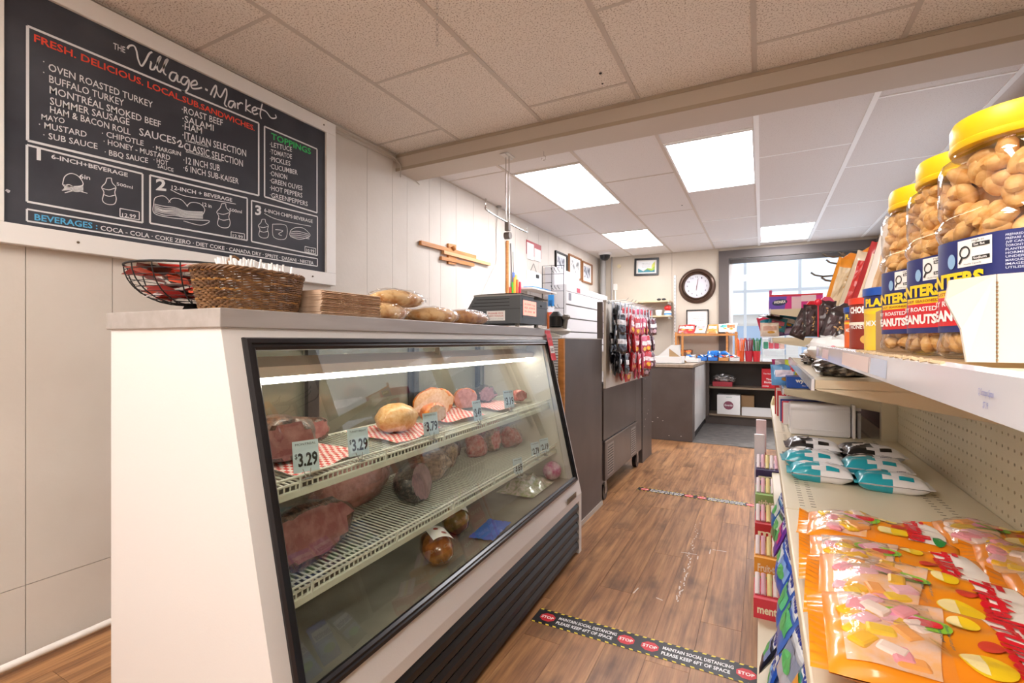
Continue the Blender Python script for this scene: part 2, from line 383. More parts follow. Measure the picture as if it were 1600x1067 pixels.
for ci in range(7):
    a, b = cols[ci], cols[ci + 1]
    for js, y0, y1, tm, near in ((near_j[ci], YN, BY0, t_near, 1), (far_j[ci], BY1, YF, t_far, 0)):
        js = ([js[0] - 1.2] if near and js[0] - 1.2 > y0 else []) + js
        if near and js[0] - 1.2 > y0: js = [js[0] - 1.2] + js
        ed = [y0] + [j for j in js if y0 < j < y1] + [y1]
        for p, q in zip(ed[:-1], ed[1:]):
            islight = (not near and any(ci == c_ and abs(p - l_) < .03 for c_, l_ in LIGHTS)) or (near and any(ci == c_ and abs(p - l_) < .03 for c_, l_ in FILL_LIGHTS))
            if islight: lights.append((a, b, p, q)); continue
            if q - p > .03: ob('ceiling_tile', MB().box(a + .004, b - .004, p + .004, q - .004, ZC, ZC + .014), tm, ce, loc=(0, 0, random.uniform(0, .003)))
        for j in ed[1:-1]: (bars if near or ci < 3 else barsw).box(a, b, j - .008, j + .008, ZC - .001, ZC + .004)
        for j in (a,):
            hb_ = .011 if near or ci < 4 else .015; (bars if near or ci < 4 else barsw).box(a - hb_, a + hb_, y0, y1, ZC - .003, ZC + .003)
ob('grid_rail', bars, mat('rail_beige', '#cfc3b8', .6), ce, kind='stuff')
ob('grid_rail', barsw, mat('rail_white', '#ffffff', .5), ce, kind='stuff')
ob('nail_hole', MB().ball((-.53, 3.85, ZC - .001), (.008, .008, .003)).ball((-.44, 3.72, ZC - .001), (.006, .006, .003)).ball((-.72, 2.35, ZC - .001), (.008, .008, .003)).ball((-.74, 2.45, ZC), (.006, .006, .002))
   .ball((-.45, 4.4, ZC), (.006, .006, .003)).ball((-.7, 5.0, ZC), (.008, .008, .003)), black_mt, ce)
lab = ['large lit ceiling light panel just beyond the beam, above the meat case side', 'lit ceiling panel farther back near the corner with the security camera', 'lit ceiling panel beyond the beam left of the white ceiling rail',
       'partly seen lit ceiling panel above the shop window']
keys = sorted([k for k in lights if k[2] > 3], key=lambda k: (k[0], k[2]))
for n, (a, b, p, q) in enumerate(keys + [k for k in lights if k[2] < 3]):
    L_ = lab[n] if n < 4 else 'unseen fill light panel added in the ceiling behind the camera'
    t = thing('ceiling_light', L_, 'ceiling light', ((a + b) / 2, (p + q) / 2, ZC), group='recessed ceiling light panels' if n < 4 else 'added fill panels behind the camera')
    w, l = (b - a) / 2 - .012, (q - p) / 2 - .012
    ob('frame', MB().box(-w, w, -l, -l + .014, -.004, .012).box(-w, w, l - .014, l, -.004, .012).box(-w, -w + .014, -l + .014, l - .014, -.004, .012).box(w - .014, w, -l + .014, l - .014, -.004, .012), C('#f0eeee'), t)
    ob('diffuser', MB().box(-w + .014, w - .014, -l + .014, l - .014, 0, .008), lamp_m if p > 2 else lamp_fill, t)
bm_ = struct('beam', MB().box(XL, XR, BY0, BY1, BZ, ZC + .02), beam_paint)
ob('beam_edge_strip', MB().box(XL, XR, BY0 - .006, BY0, BZ, BZ + .022).box(XL, XR, BY0 - .004, BY0, BZ + .1, BZ + .118), mat('beam_dark', '#b3a390', .6), bm_)

# exterior seen through the windows: sunlit pale forecourt, canopy posts, building over the street
tag(ob('street_ground', MB().box(-14, 16, YF + .2, 40, -.3, -.2), mat('snowy_ground', '#dfe6ee', .8)), 'pale ground outside the shop window', 'ground', kind='stuff')
cb = thing('canopy_frame', 'grey metal canopy posts and rail outside the window', 'canopy', (0, 10.2, -.2))
for px_ in (-.28, .62, 1.6, -1.4): ob('post', MB().box(px_ - .025, px_ + .025, -.025, .025, 0, 2.9), C('#b9bcc0', .5), cb)
ob('rail', MB().box(-2.2, 3, -.02, .02, 2.28, 2.33), C('#b9bcc0', .5), cb)
bd = thing('building', 'pale beige building across the street seen through the window', 'building', (1, 19, -.2))
ob('wall', MB().box(-9, 10, 0, 5, 0, 2.3), mat('siding', '#cfc6bb', .8, col2='#c2b8ac', nscale=2, nstretch=(.2, 1, 8)), bd)
ob('roof', MB().prism([(-9.4, 2.3), (10.4, 2.3), (9.2, 4.6), (-8.2, 4.6)], -.3, 5.2), C('#e9edf1', .7), bd)
for k in range(5): ob('window', MB().box(-5 + k * 2.6, -3.6 + k * 2.6, -.04, 0, .9, 1.9), C('#8fa3b8', .2), bd)

# ------------------------------------------------------------------ left wall: pipe, conduit, menu board
tag(ob('baseboard_pipe', MB().tube([(XL + .055, -1.6, .03), (XL + .05, .4, .03), (XL + .035, 1.2, .03), (XL + .03, 5, .03)], .013, 10), C('#efe9e2', .4), smooth=True),
    'white pipe running along the foot of the left wall', 'pipe')
tag(ob('ceiling_cable', MB().tube([(XL + .02, -.5, ZC - .035), (XL + .02, 1.2, ZC - .04), (XL + .02, 2.1, ZC - .03), (XL + .02, 2.66, ZC - .035), (XL + .05, 2.69, ZC - .09), (XL + .05, 2.69, BZ - .05)], .006, 6)
       .tube([(XL + .012, -.5, ZC - .055), (XL + .012, 1.5, ZC - .06), (XL + .012, 2.68, ZC - .05), (XL + .012, 2.95, BZ - .02)], .004, 6), C('#c9bdb0', .5), smooth=True), 'cables clipped along the top of the left wall to the beam', 'cable')

BXp = XL + .028     # chalk surface plane
bt = thing('menu_board', 'large framed chalkboard sub sandwich menu on the left wall', 'menu board', (XL, 1.4, 1.55))
bt.rotation_euler = (0, 0, 0)
def onb(px, py):    # board-local point from survey
    p = atx(px, py, BXp); return p.y, p.z
# corners of the chalk area: top right (506,206), bottom right (508,424), bottom left (5,350)
pTR = onb(506, 206); pBR = onb(508, 424); pBL = onb(5, 350)
by1 = pBR[0]; bz0 = (pBR[1] + pBL[1]) / 2; bz1 = pTR[1]; by0 = pBL[0]
dz = (pBL[1] - bz0)
OX, OY, OZ = bt.location
ob('chalk_panel', MB().box(.004, .026, by0 - .03 - OY, by1 + .02 - OY, bz0 - .02 - OZ, bz1 + .02 - OZ), mat('chalkboard', '#34353d', .75, col2='#4d4f57', nscale=2.6, contrast=(.4, .75), ndetail=8), bt)
fw = .072
for nm, b_ in (('frame_rail', (by0 - fw, by1 + fw, bz0 - fw, bz0)), ('frame_rail', (by0 - fw, by1 + fw, bz1, bz1 + fw)), ('frame_stile', (by0 - fw, by0, bz0, bz1)), ('frame_stile', (by1, by1 + fw, bz0, bz1))):
    ob(nm, MB().box(0, .04, b_[0] - OY, b_[1] - OY, b_[2] - OZ, b_[3] - OZ, bev=.003), mat('board_frame', '#efebe7', .45, bump=.1, bscale=30), bt)
for u_, v_ in ((by1 - .1, bz0 - .035), (by0 + .2, bz0 - .035), (by1 - .02, bz1 + .035)): ob('screw', MB().ball((.041, u_ - OY, v_ - OZ), .005), C('#6b5a48'), bt)
chalk = C('#e4e4e6', .9); chalk_r = C('#e8503c', .9); chalk_g = C('#3fbf66', .9); chalk_b = C('#5fb4e0', .9); chalk_d = C('#a9aaae', .9)
def bl(p0, p1):      # baseline p0->p1 (pixels) to local u,v
    a = onb(*p0); b = onb(*p1); return a, b
def btext(s, p0, p1, hpx, m=chalk, bold=.012, shear=0, nm='lettering'):
    (ya, za), (yb, zb) = bl(p0, p1); top = onb(p0[0], p0[1] - hpx); h = top[1] - za
    mb = letter(MB(), s, lambda u, v: Vector((.0272, u - OY, v - OZ)), ya, yb, za, h, bold, shear, slope=zb - za)
    return ob(nm, mb, m, bt)
def z1(x, y): return (x / 2.963, y / 2.963)
def z2(x, y): return (x / 2.963, 200 + y / 2.963)
btext('THE', z1(525, 225), z1(580, 245), 10)
btext('FRESH. DELICIOUS. LOCAL.SUB.SANDWICHES.', z1(158, 190), z1(1180, 606), 12, chalk_r, .02)
for s, a, b, h in [('OVEN ROASTED TURKEY', z1(225, 325), z1(708, 500), 12), ('BUFFALO TURKEY', z1(228, 380), z1(575, 492), 12), ('MONTRÉAL SMOKED BEEF', z1(230, 430), z1(745, 590), 12),
                   ('SUMMER SAUSAGE', z1(232, 482), z1(600, 580), 12), ('HAM & BACON ROLL', z1(232, 520), z1(605, 625), 11), ('·', z1(200, 300), z1(206, 303), 12), ('·', z1(200, 350), z1(206, 353), 12),
                   ('MAYO', z1(192, 552), z1(300, 572), 9), ('· MUSTARD', z1(180, 588), z1(402, 635), 10), ('· SUB SAUCE', z1(200, 637), z1(452, 690), 10), ('· CHIPOTLE', z1(472, 628), z1(665, 675), 9),
                   ('SAUCES', z1(645, 625), z1(815, 668), 12), ('· HONEY - MUSTARD', z1(480, 665), z1(788, 742), 9), ('· BBQ SAUCE', z1(485, 715), z1(686, 755), 9), ('· MARGRIN', z1(708, 690), z1(838, 722), 7),
                   ('· HOT', z1(712, 750), z1(778, 768), 8), ('SAUCE', z1(730, 775), z1(804, 796), 6)]:
    btext(s, a, b, h, chalk if h < 12 else chalk, .008)
for s, a, b, h in [('·ROAST BEEF', z1(842, 520), z1(1032, 583), 11), ('·SALAMI', z1(845, 562), z1(990, 607), 11), ('·HAM', z1(845, 597), z1(935, 620), 11), ('·ITALIAN SELECTION', z1(845, 640), z1(1140, 725), 12),
                   ('·CLASSIC SELECTION', z1(845, 690), z1(1125, 772), 12), ('·12 INCH SUB', z1(850, 755), z1(1018, 792), 11), ('·6 INCH SUB-KAISER', z1(850, 790), z1(1105, 852), 10),
                   ('SUMMER SAUSAGE', z1(860, 655), z1(965, 683), 3), ('BAVARIAN SAUSAGE BACON', z1(862, 705), z1(1025, 750), 3)]:
    btext(s, a, b, h, chalk, .006)
btext('TOPPINGS', z1(1256, 642), z1(1440, 715), 10, chalk_g, .02)
for k, s in enumerate(['·LETTUCE', '·TOMATOE', '·PICKLES', '·CUCUMBER', '·ONION', '·GREEN OLIVES', '·HOT PEPPERS', '·GREENPEPPERS']):
    yy = 678 + k * 33.5; ln = [1352, 1352, 1345, 1378, 1330, 1400, 1400, 1425][k]; btext(s, z1(1250, yy), z1(ln, yy + (ln - 1250) * .24), 8, chalk, .006)
btext('1', z2(170, 145), z2(190, 148), 19, chalk, .03); btext('6-INCH+BEVERAGE', z2(238, 140), z2(592, 226), 7, chalk, .02)
btext('2', z2(722, 285), z2(770, 290), 18, chalk, .03); btext('12-INCH + BEVERAGE', z2(795, 283), z2(1075, 341), 6.5, chalk, .015)
btext('3', z2(1182, 400), z2(1210, 402), 15, chalk, .03); btext('6-INCH·CHIPS·BEVERAGE', z2(1224, 388), z2(1448, 440), 6, chalk, .012)
btext('6in', z2(368, 232), z2(418, 240), 7, chalk); btext('12 in', z2(938, 360), z2(980, 370), 6, chalk); btext('500ml', z2(540, 265), z2(615, 282), 5, chalk); btext('500ml', z2(1062, 385), z2(1120, 395), 5, chalk)
btext('12.99', z2(566, 410), z2(630, 418), 6, chalk); btext('12.99', z2(1078, 505), z2(1125, 512), 5, chalk); btext('10.99', z2(1418, 572), z2(1456, 578), 5, chalk)
btext('BEVERAGES :', z2(160, 425), z2(452, 468), 10, chalk_b, .02)
btext('COCA - COLA · COKE ZERO · DIET COKE · CANADA DRY · SPRITE · DASANI · NESTEA', z2(466, 472), z2(1452, 632), 7.5, chalk, .015)
# script title drawn with pen strokes
def pen(paths, wpx, m, nm='chalk_line', conv=z1, sm=True):
    mb = MB(); ww = wpx * .0033
    for pa in paths:
        q = [onb(*conv(*p)) for p in pa]
        if sm and len(q) > 2: q = smooth_path(q, 5)
        strokes(mb, [q], lambda u, v: Vector((.0275, u - OY, v - OZ)), ww)
    return ob(nm, mb, m, bt)
title = [[(590, 225), (600, 212), (620, 212), (632, 235), (640, 275), (655, 305), (672, 285), (690, 250), (705, 240)],   # V
 [(700, 290), (696, 318), (712, 322)], [(712, 322), (735, 285), (745, 262), (732, 275), (728, 318), (740, 335)], [(740, 335), (765, 300), (778, 275), (765, 285), (757, 330), (770, 348)],
 [(820, 340), (795, 335), (785, 360), (805, 375), (822, 345), (822, 375), (835, 380)], [(872, 362), (850, 355), (838, 378), (855, 392), (875, 368), (872, 405), (855, 425), (838, 418)],
 [(885, 395), (912, 390), (905, 372), (885, 385), (890, 408), (915, 410), (935, 405)],
 [(975, 440), (985, 415), (1000, 395), (1002, 420), (990, 452)], [(1002, 420), (1020, 450), (1045, 410), (1050, 440), (1040, 480), (1052, 495)],
 [(1085, 470), (1065, 468), (1058, 488), (1072, 498), (1088, 475), (1088, 500)], [(1100, 475), (1102, 505)], [(1102, 485), (1115, 475), (1125, 482)], [(1140, 460), (1138, 515)], [(1160, 485), (1140, 500), (1165, 522)],
 [(1170, 512), (1188, 508), (1182, 495), (1168, 505), (1175, 528), (1195, 525)], [(1215, 480), (1205, 525), (1210, 550)], [(1190, 500), (1230, 515), (1255, 545), (1278, 545), (1275, 530)]]
pen(title, 2.1, chalk)
pen([[(697, 288), (703, 288)]], 3, chalk, sm=False); pen([[(950, 412), (962, 418)]], 3, chalk, sm=False)
# chalk boxes
def boxes(conv, pts, w=2.2): return pen([[pts[0], pts[1]], [pts[1], pts[2]], [pts[2], pts[3]], [pts[3], pts[0]]], w, chalk, 'chalk_border', conv, False)
boxes(z1, [(128, 120), (1198, 570), (1198, 905), (128, 650)], 2.6)
boxes(z1, [(1225, 585), (1468, 690), (1468, 985), (1225, 910)], 2.4)
boxes(z2, [(125, 78), (660, 212), (660, 438), (125, 340)], 2.2); boxes(z2, [(695, 218), (1145, 325), (1145, 520), (695, 440)], 2.2)
boxes(z2, [(1165, 335), (1470, 410), (1470, 590), (1165, 525)], 2.2); boxes(z2, [(125, 375), (1470, 605), (1470, 640), (125, 430)], 1.8)
boxes(z2, [(556, 372), (645, 388), (645, 425), (556, 410)], 1); boxes(z2, [(1070, 480), (1132, 490), (1132, 515), (1070, 506)], 1); boxes(z2, [(1412, 548), (1462, 558), (1462, 582), (1412, 574)], 1)
# chalk drawings: sandwiches, bottles, chips
draw = []
def bottle(cx, cy, h, conv):
    w = h * .28
    draw.append([(cx - w * .3, cy - h * .5), (cx + w * .3, cy - h * .5), (cx + w * .35, cy - h * .42), (cx + w * .5, cy - h * .3), (cx + w * .95, cy - h * .15), (cx + w * .8, cy + h * .05), (cx + w, cy + h * .3), (cx + w * .7, cy + h * .5), (cx - w * .3, cy + h * .5), (cx - w * .9, cy + h * .35), (cx - w * .7, cy + h * .05), (cx - w, cy - h * .15), (cx - w * .5, cy - h * .32), (cx - w * .3, cy - h * .5)])
    draw.append([(cx - w * .85, cy - h * .1), (cx, cy - h * .05), (cx + w * .85, cy - h * .12)]); draw.append([(cx - w * .8, cy + h * .12), (cx, cy + h * .2), (cx + w * .85, cy + h * .15)])
bottle(505, 292, 120, z2); bottle(1035, 405, 110, z2); bottle(1220, 465, 85, z2)
draw += [[(290, 262), (300, 225), (330, 210), (365, 225), (385, 262), (340, 270), (290, 262)], [(300, 300), (350, 290), (405, 302)]]
for k in range(5): draw.append([(292 + 6 * math.sin(k), 268 + k * 5), (320, 262 + k * 6), (350, 274 + k * 5), (386, 268 + k * 6)])
draw += [[(712, 350), (720, 322), (760, 315), (790, 345)], [(780, 345), (800, 325), (840, 332), (870, 365)], [(865, 362), (885, 345), (925, 350), (948, 375), (940, 400)], [(712, 350), (715, 395), (790, 415), (900, 425), (970, 430), (930, 450), (850, 430)]]
for k in range(7): draw.append([(715, 352 + k * 6), (760, 362 + k * 7 + 4 * math.sin(k)), (810, 368 + k * 6), (860, 384 + k * 5), (940, 388 + k * 5)])
draw += [[(1262, 445), (1325, 452), (1322, 512), (1268, 505), (1262, 445)], [(1275, 470), (1310, 475), (1290, 490), (1305, 498)], [(1345, 475), (1365, 462), (1400, 462), (1425, 480), (1435, 500), (1390, 515), (1345, 500), (1345, 475)]]
for k in range(4): draw.append([(1345, 482 + k * 7), (1380, 478 + k * 9), (1432, 492 + k * 7)])
for lo, hi in ((0, 3), (3, 6), (6, 9), (9, 16), (16, 27), (27, 29), (29, 34)): pen(draw[lo:hi], .9, chalk, 'chalk_drawing', z2)
pen([[(790, 285), (860, 315), (1000, 335), (1092, 352)]], 1, chalk, conv=z2); pen([[(1224, 395), (1290, 425), (1440, 455)]], 1, chalk, conv=z2)
pen([[(820, 660), (835, 650), (838, 665), (828, 678), (848, 680)]], 1.5, chalk); pen([[(28, 885), (34, 878), (38, 890), (44, 880)]], 1.5, chalk)

# ------------------------------------------------------------------ meat display case
CO = (-.815, .62); CA = math.radians(1.95); _ca, _sa = math.cos(CA), math.sin(CA)
def to_case(x, y): dx, dy = x - CO[0], y - CO[1]; return (dx * _ca + dy * _sa, -dx * _sa + dy * _ca)
def from_case(u, v, z=0): return Vector((CO[0] + u * _ca - v * _sa, CO[1] + u * _sa + v * _ca, z))
_o = to_case(0, 0)
def cx_(px, py, A, B=0):
    r = _ray(px, py); d = (r[0] * _ca + r[1] * _sa, -r[0] * _sa + r[1] * _ca, r[2])
    k = (A + B * EYE - _o[0]) / (d[0] - B * d[2]); return Vector((_o[0] + k * d[0], _o[1] + k * d[1], EYE + k * d[2]))
def cz_(px, py, z):
    p = atz(px, py, z); q = to_case(p.x, p.y); return Vector((q[0], q[1], z))
CL = 1.9; SL = -.227
case = thing('deli_display_case', 'white refrigerated meat display case with black framed sloping glass', 'display case', (CO[0], CO[1], 0), CA)
case_w = mat('case_white', '#dcd8d6', .4, bump=.06, bscale=200)
prof = [(-.62, .0), (-.0, .0), (.0, .321), (SL * (1.18 - .321), 1.18), (-.62, 1.18)]
ob('end_panel', MB().prism(prof, 0, .045), case_w, case); ob('end_panel', MB().prism(prof, CL - .04, CL), case_w, case)
slab = mat('slab_steel', '#a8a09b', .38, .35, col2='#b5afac', nscale=4, nstretch=(6, .6, 6))
ob('top_slab', MB().box(-.63, -.188, -.006, CL + .012, 1.18, 1.221, bev=.002), slab, case)
ob('front_header', MB().prism([(-.23, 1.155), (SL * (1.155 - .321), 1.155), (SL * (1.18 - .321), 1.18), (-.23, 1.18)], .045, CL - .04), case_w, case)
ob('canopy', MB().box(-.60, -.235, .045, CL - .04, 1.155, 1.178), C('#c9c6bd', .35), case)
ob('lower_front_panel', MB().prism([(-.05, .285), (.0, .285), (.0, .321), (SL * (.395 - .321), .395), (-.06, .395)], .045, CL - .04), case_w, case)
ob('nameplate', MB().box(.0005, .0035, 1.66, 1.80, .325, .352), mat('brass_dark', '#7d6f5c', .4, .5), case)
mbn = MB(); letter(mbn, 'COMMERCIAL', lambda u, v: Vector((.0042, u, v)), 1.675, 1.785, .332, .012, .01); ob('nameplate_lettering', mbn, C('#3b332a'), case)
ob('inner_tank', MB().box(-.58, -.05, .05, CL - .045, .36, .40).box(-.6, -.58, .05, CL - .045, .36, .66), mat('tank_steel', '#9a978c', .3, .4, col2='#86847a', nscale=6), case)
ob('inner_wall', MB().prism([(-.58, .4), (-.07, .4), (-.22, 1.15), (-.58, 1.15)], .047, .052).prism([(-.58, .4), (-.07, .4), (-.22, 1.15), (-.58, 1.15)], CL - .05, CL - .043), C('#e3e0d6', .35), case)
# toe and louvres
ob('plinth', MB().box(-.6, -.035, .045, CL - .04, .0, .285), black_mt, case)
for k in range(5):
    z = .018 + k * .052
    pr = [(-.036, z + .046), (-.012, z + .047), (-.002, z + .032), (.0, z + .014), (-.010, z), (-.036, z + .006)]
    ob('louver_slat', MB().prism(pr, .047, CL - .042), mat('louver_black', '#1d1b1b', .38), case)
# black frame on the slope
def slp(t): return Vector((SL * (t - .321), 0, t))
nrm = Vector((1, 0, -SL)).normalized(); up = Vector((SL, 0, 1)).normalized()
def fr_pt(s, t, o): # s along y, t height z, o outwards
    p = slp(t); return Vector((p.x, s, p.z)) + nrm * o
FY0, FY1, FZ0, FZ1 = .042, CL - .038, .392, 1.158
fmat = mat('frame_black', '#17161a', .28)
def bar(name, a, b, inward):
    mb = MB()
    prof2 = [(0, 0), (0, .006), (.004, .013), (.013, .014), (.016, .009), (.022, .010), (.028, .004), (.028, -.006), (0, -.006)]
    vs = []
    for (s, t, ms, mt) in ((a[0], a[1], inward[0][0], inward[0][1]), (b[0], b[1], inward[1][0], inward[1][1])):
        for w, o in prof2: vs.append(fr_pt(s + ms * w, t + mt * w, o))
    n = len(prof2); mb.add(vs, [(i, (i + 1) % n, n + (i + 1) % n, n + i) for i in range(n)] + [tuple(range(n - 1, -1, -1)), tuple(range(n, 2 * n))])
    ob(name, mb, fmat, case)
bar('frame_bar', (FY0, FZ0), (FY0, FZ1), ((1, 1), (1, -1))); bar('frame_bar', (FY1, FZ0), (FY1, FZ1), ((-1, 1), (-1, -1)))
bar('frame_bar', (FY0, FZ0), (FY1, FZ0), ((1, 1), (-1, 1))); bar('frame_bar', (FY0, FZ1), (FY1, FZ1), ((1, -1), (-1, -1)))
g = MB(); g.add([fr_pt(FY0 + .02, FZ0 + .02, 0), fr_pt(FY1 - .02, FZ0 + .02, 0), fr_pt(FY1 - .02, FZ1 - .02, 0), fr_pt(FY0 + .02, FZ1 - .02, 0)], [(0, 1, 2, 3)])
ob('front_glass', g, glass('case_glass', '#f4f8f2', refl=.07), case)
# rear sliding doors
ob('rear_rail', MB().box(-.62, -.59, .045, CL - .04, .64, .70).box(-.62, -.59, .045, CL - .04, 1.12, 1.18).box(-.62, -.59, .045, .09, .7, 1.12).box(-.62, -.59, CL - .09, CL - .04, .7, 1.12), C('#8f8f86', .35, metal=.3), case)
for y0, y1, nm in ((.09, .62, 0), (.56, 1.2, 1), (1.14, CL - .09, 0)):
    d = ob('sliding_door', MB().box(-.606 + nm * .01, -.602 + nm * .01, y0, y1, .70, 1.12), glass('door_glass', '#a9ab9a', refl=.30, rough=.06, opac=.35, bump=.15), case)
    ob('door_post', MB().box(-.602 + nm * .012, -.585 + nm * .012, y0, y0 + .035, .70, 1.12), black_pl, d)
    ob('door_post', MB().box(-.602 + nm * .012, -.585 + nm * .012, y1 - .035, y1, .70, 1.12), black_pl, d)
# lamp
ob('lamp_housing', MB().prism([(-.335, 1.075), (-.27, 1.06), (-.262, 1.087), (-.335, 1.11)], .055, CL - .05), C('#e9dcd0', .4), case)
ob('lamp_tube', MB().cyl((-.285, .08, 1.053), (-.285, CL - .07, 1.053), .011, n=12), mat('case_tube', '#fff6e8', .5, emit=CASE_LAMP), case, smooth=True)
ob('lamp_bracket', MB().box(-.31, -.29, .09, .10, 1.08, 1.155).box(-.31, -.29, .95, .96, 1.08, 1.155).box(-.31, -.29, CL - .1, CL - .09, 1.08, 1.155), C('#ded7c8'), case)
# wire shelves
wirem = mat('white_wire', '#e4e6da', .35)
def wire_shelf(x0, x1, z0, z1, y0=.056, y1=CL - .05):
    """front edge x1 height z1, rear x0 height z0"""
    mb = MB(); n = int((y1 - y0) / .0165)
    for k in range(n + 1):
        y = y0 + (y1 - y0) * k / n; mb.box(-.0016, .0016, -.0016, .0016, 0, 1, Matrix.Translation((x0, y, z0)) @ (Vector((x1 - x0, 0, z1 - z0)).to_track_quat('Z', 'Y').to_matrix().to_4x4()) @ Matrix.Diagonal((1, 1, math.hypot(x1 - x0, z1 - z0), 1)))
        mb.box(x1 - .002, x1 + .0015, y - .0014, y + .0014, z1 - .014, z1)
    s = ob('wire_shelf', MB().tube([(x1, y0, z1), (x1, y1, z1)], .0035, 8).tube([(x1 + .012, y0, z1 + .02), (x1 + .012, y1, z1 + .02)], .003, 8)
           .tube([(x0, y0, z0), (x0, y1, z0)], .004, 8).tube([((x0 + x1) / 2, y0, (z0 + z1) / 2 - .004), ((x0 + x1) / 2, y1, (z0 + z1) / 2 - .004)], .003, 8).tube([(x1 - .05, y0, z1 - .003), (x1 - .05, y1, z1 - .003)], .003, 8), wirem, case, smooth=True)
    ob('shelf_wire', mb, wirem, s, kind='stuff')
    ob('shelf_lip', MB().box(x1 - .002, x1 + .009, y0, y1, z1 - .032, z1 - .014, bev=.002), C('#d9dccb', .3), s)
    st = MB()
    for k in range(6):
        y = y0 + .12 + k * (y1 - y0 - .24) / 5; st.tube([(x1 + .012, y, z1 + .02), (x1 + .006, y, z1 - .03)], .0025, 6)
    ob('rail_stay', st, wirem, s)
    return s
wire_shelf(-.46, -.175, .835, .808)
wire_shelf(-.50, -.135, .60, .57)

# --- meats
from math import sin, cos
def blob(r, seed=0, amp=.08, n=26, m=16, cut=None, fs=2.2, flat=.0):
    """returns body MB and cut face MB; cut=(axis vector, distance fraction)"""
    off = Vector((seed * 3.7, seed * 1.3, seed * 7.1)); P = {}
    def pt(i, j):
        a = 2 * PI * i / n; b = PI * j / m; d = Vector((cos(a) * sin(b), sin(a) * sin(b), -cos(b)))
        k = 1 + amp * noise.noise(d * fs + off) * 2 + amp * .4 * noise.noise(d * fs * 3 + off)
        v = Vector((d.x * r[0] * k, d.y * r[1] * k, d.z * r[2] * k))
        if v.z < -r[2] * (1 - flat): v.z = -r[2] * (1 - flat)
        oncut = False
        if cut:
            nn = Vector(cut[0]).normalized(); dd = cut[1]; q = v.dot(nn)
            if q > dd: v = v - nn * (q - dd); oncut = True
        return v, oncut
    vs = []; oc = []
    v, o = pt(0, 0); vs.append(v); oc.append(o)
    for j in range(1, m):
        for i in range(n): v, o = pt(i, j); vs.append(v); oc.append(o)
    v, o = pt(0, m); vs.append(v); oc.append(o)
    fs_ = [(0, 1 + (i + 1) % n, 1 + i) for i in range(n)]
    for j in range(m - 2):
        a = 1 + j * n
        for i in range(n): fs_.append((a + i, a + (i + 1) % n, a + n + (i + 1) % n, a + n + i))
    t = len(vs) - 1; a = 1 + (m - 2) * n; fs_ += [(a + i, a + (i + 1) % n, t) for i in range(n)]
    A, B = MB(), MB(); A.v = [tuple(v) for v in vs]; B.v = list(A.v)
    for f in fs_: (B if all(oc[i] for i in f) else A).f.append(f)
    return A, B
def clean(me):
    bm = bmesh.new(); bm.from_mesh(me); lo = [v for v in bm.verts if not v.link_faces]
    bmesh.ops.delete(bm, geom=lo, context='VERTS'); bm.to_mesh(me); bm.free(); return me
def wpos(p): q = from_case(p[0], p[1]); return (q.x, q.y, p[2])
def meat(name, label, cat, p, r, m, mc=None, rotz=0, seed=1, amp=.08, cut=None, fs=2.2, wrap=False, group=None, flat=.15, tilt=0):
    t = thing(name, label, cat, wpos((p[0], p[1], p[2])), 0, group, rot=(tilt, 0, CA + rotz))
    A, B = blob(r, seed, amp, cut=cut, fs=fs, flat=flat)
    z = r[2] * (1 - flat)
    a = ob('meat_body', clean(A.mesh('meat_body', m, True)), None, t, loc=(0, 0, z))
    if B.f and mc: ob('cut_face', clean(B.mesh('cut_face', mc, False)), None, t, loc=(0, 0, z))
    if wrap:
        W_, _ = blob([q * 1.05 for q in r], seed + 5, amp * 1.4, cut=(cut[0], cut[1] * 1.08) if cut else None, fs=fs * 2, flat=flat)
        ob('plastic_wrap', clean(W_.mesh('plastic_wrap', film, False)), None, t, loc=(0, 0, z + .001))
    return t
m_turkey = mat('turkey_skin', '#d98a2c', .4, col2='#f0c584', nscale=55, contrast=(.3, .55), bump=.5, coat=.4, bscale=170)
m_breast = mat('breast_pale', '#e9c08a', .45, col2='#d9a05c', nscale=70, bump=.5, coat=.3, bscale=170)
m_orange = mat('glaze_orange', '#d0611c', .35, col2='#e8923a', nscale=60, bump=.4, coat=.5, bscale=170)
m_turkin = mat('turkey_inside', '#f0cdb0', .4, col2='#e2b48e', nscale=90)
m_roast = mat('roast_crust', '#2c1d17', .4, col2='#6b4632', nscale=70, bump=.7, coat=.3, bscale=170)
m_rare = mat('roast_inside', '#8a514e', .38, col2='#b0807a', contrast=(.45, .75), nscale=30, coat=.3, bump=.1, bscale=170)
m_pink = mat('ham_pink', '#cf9088', .35, col2='#b06e66', nscale=45, coat=.6, bump=.3, bscale=170)
m_mott = mat('mottled_sausage', '#c2a184', .35, col2='#6f5440', nscale=75, coat=.7, bump=.3, bscale=170)
m_pepper = mat('pepper_black', '#1d1917', .4, col2='#6d5d52', nscale=130, contrast=(.45, .7), coat=.6, bump=.6, bscale=170)
m_past = mat('pastrami_face', '#7d5058', .35, col2='#9a6a70', nscale=60, coat=.6)
m_redm = mat('red_meat', '#b83c3c', .35, col2='#d99a90', nscale=60, coat=.7)
m_brown = mat('brown_casing', '#6d3f1c', .22, col2='#a0662c', nscale=30, coat=.8)
chk = checker_mat()
S1, S2, S0 = .835, .597, .402
def on(px, py, z): return cz_(px, py, z)
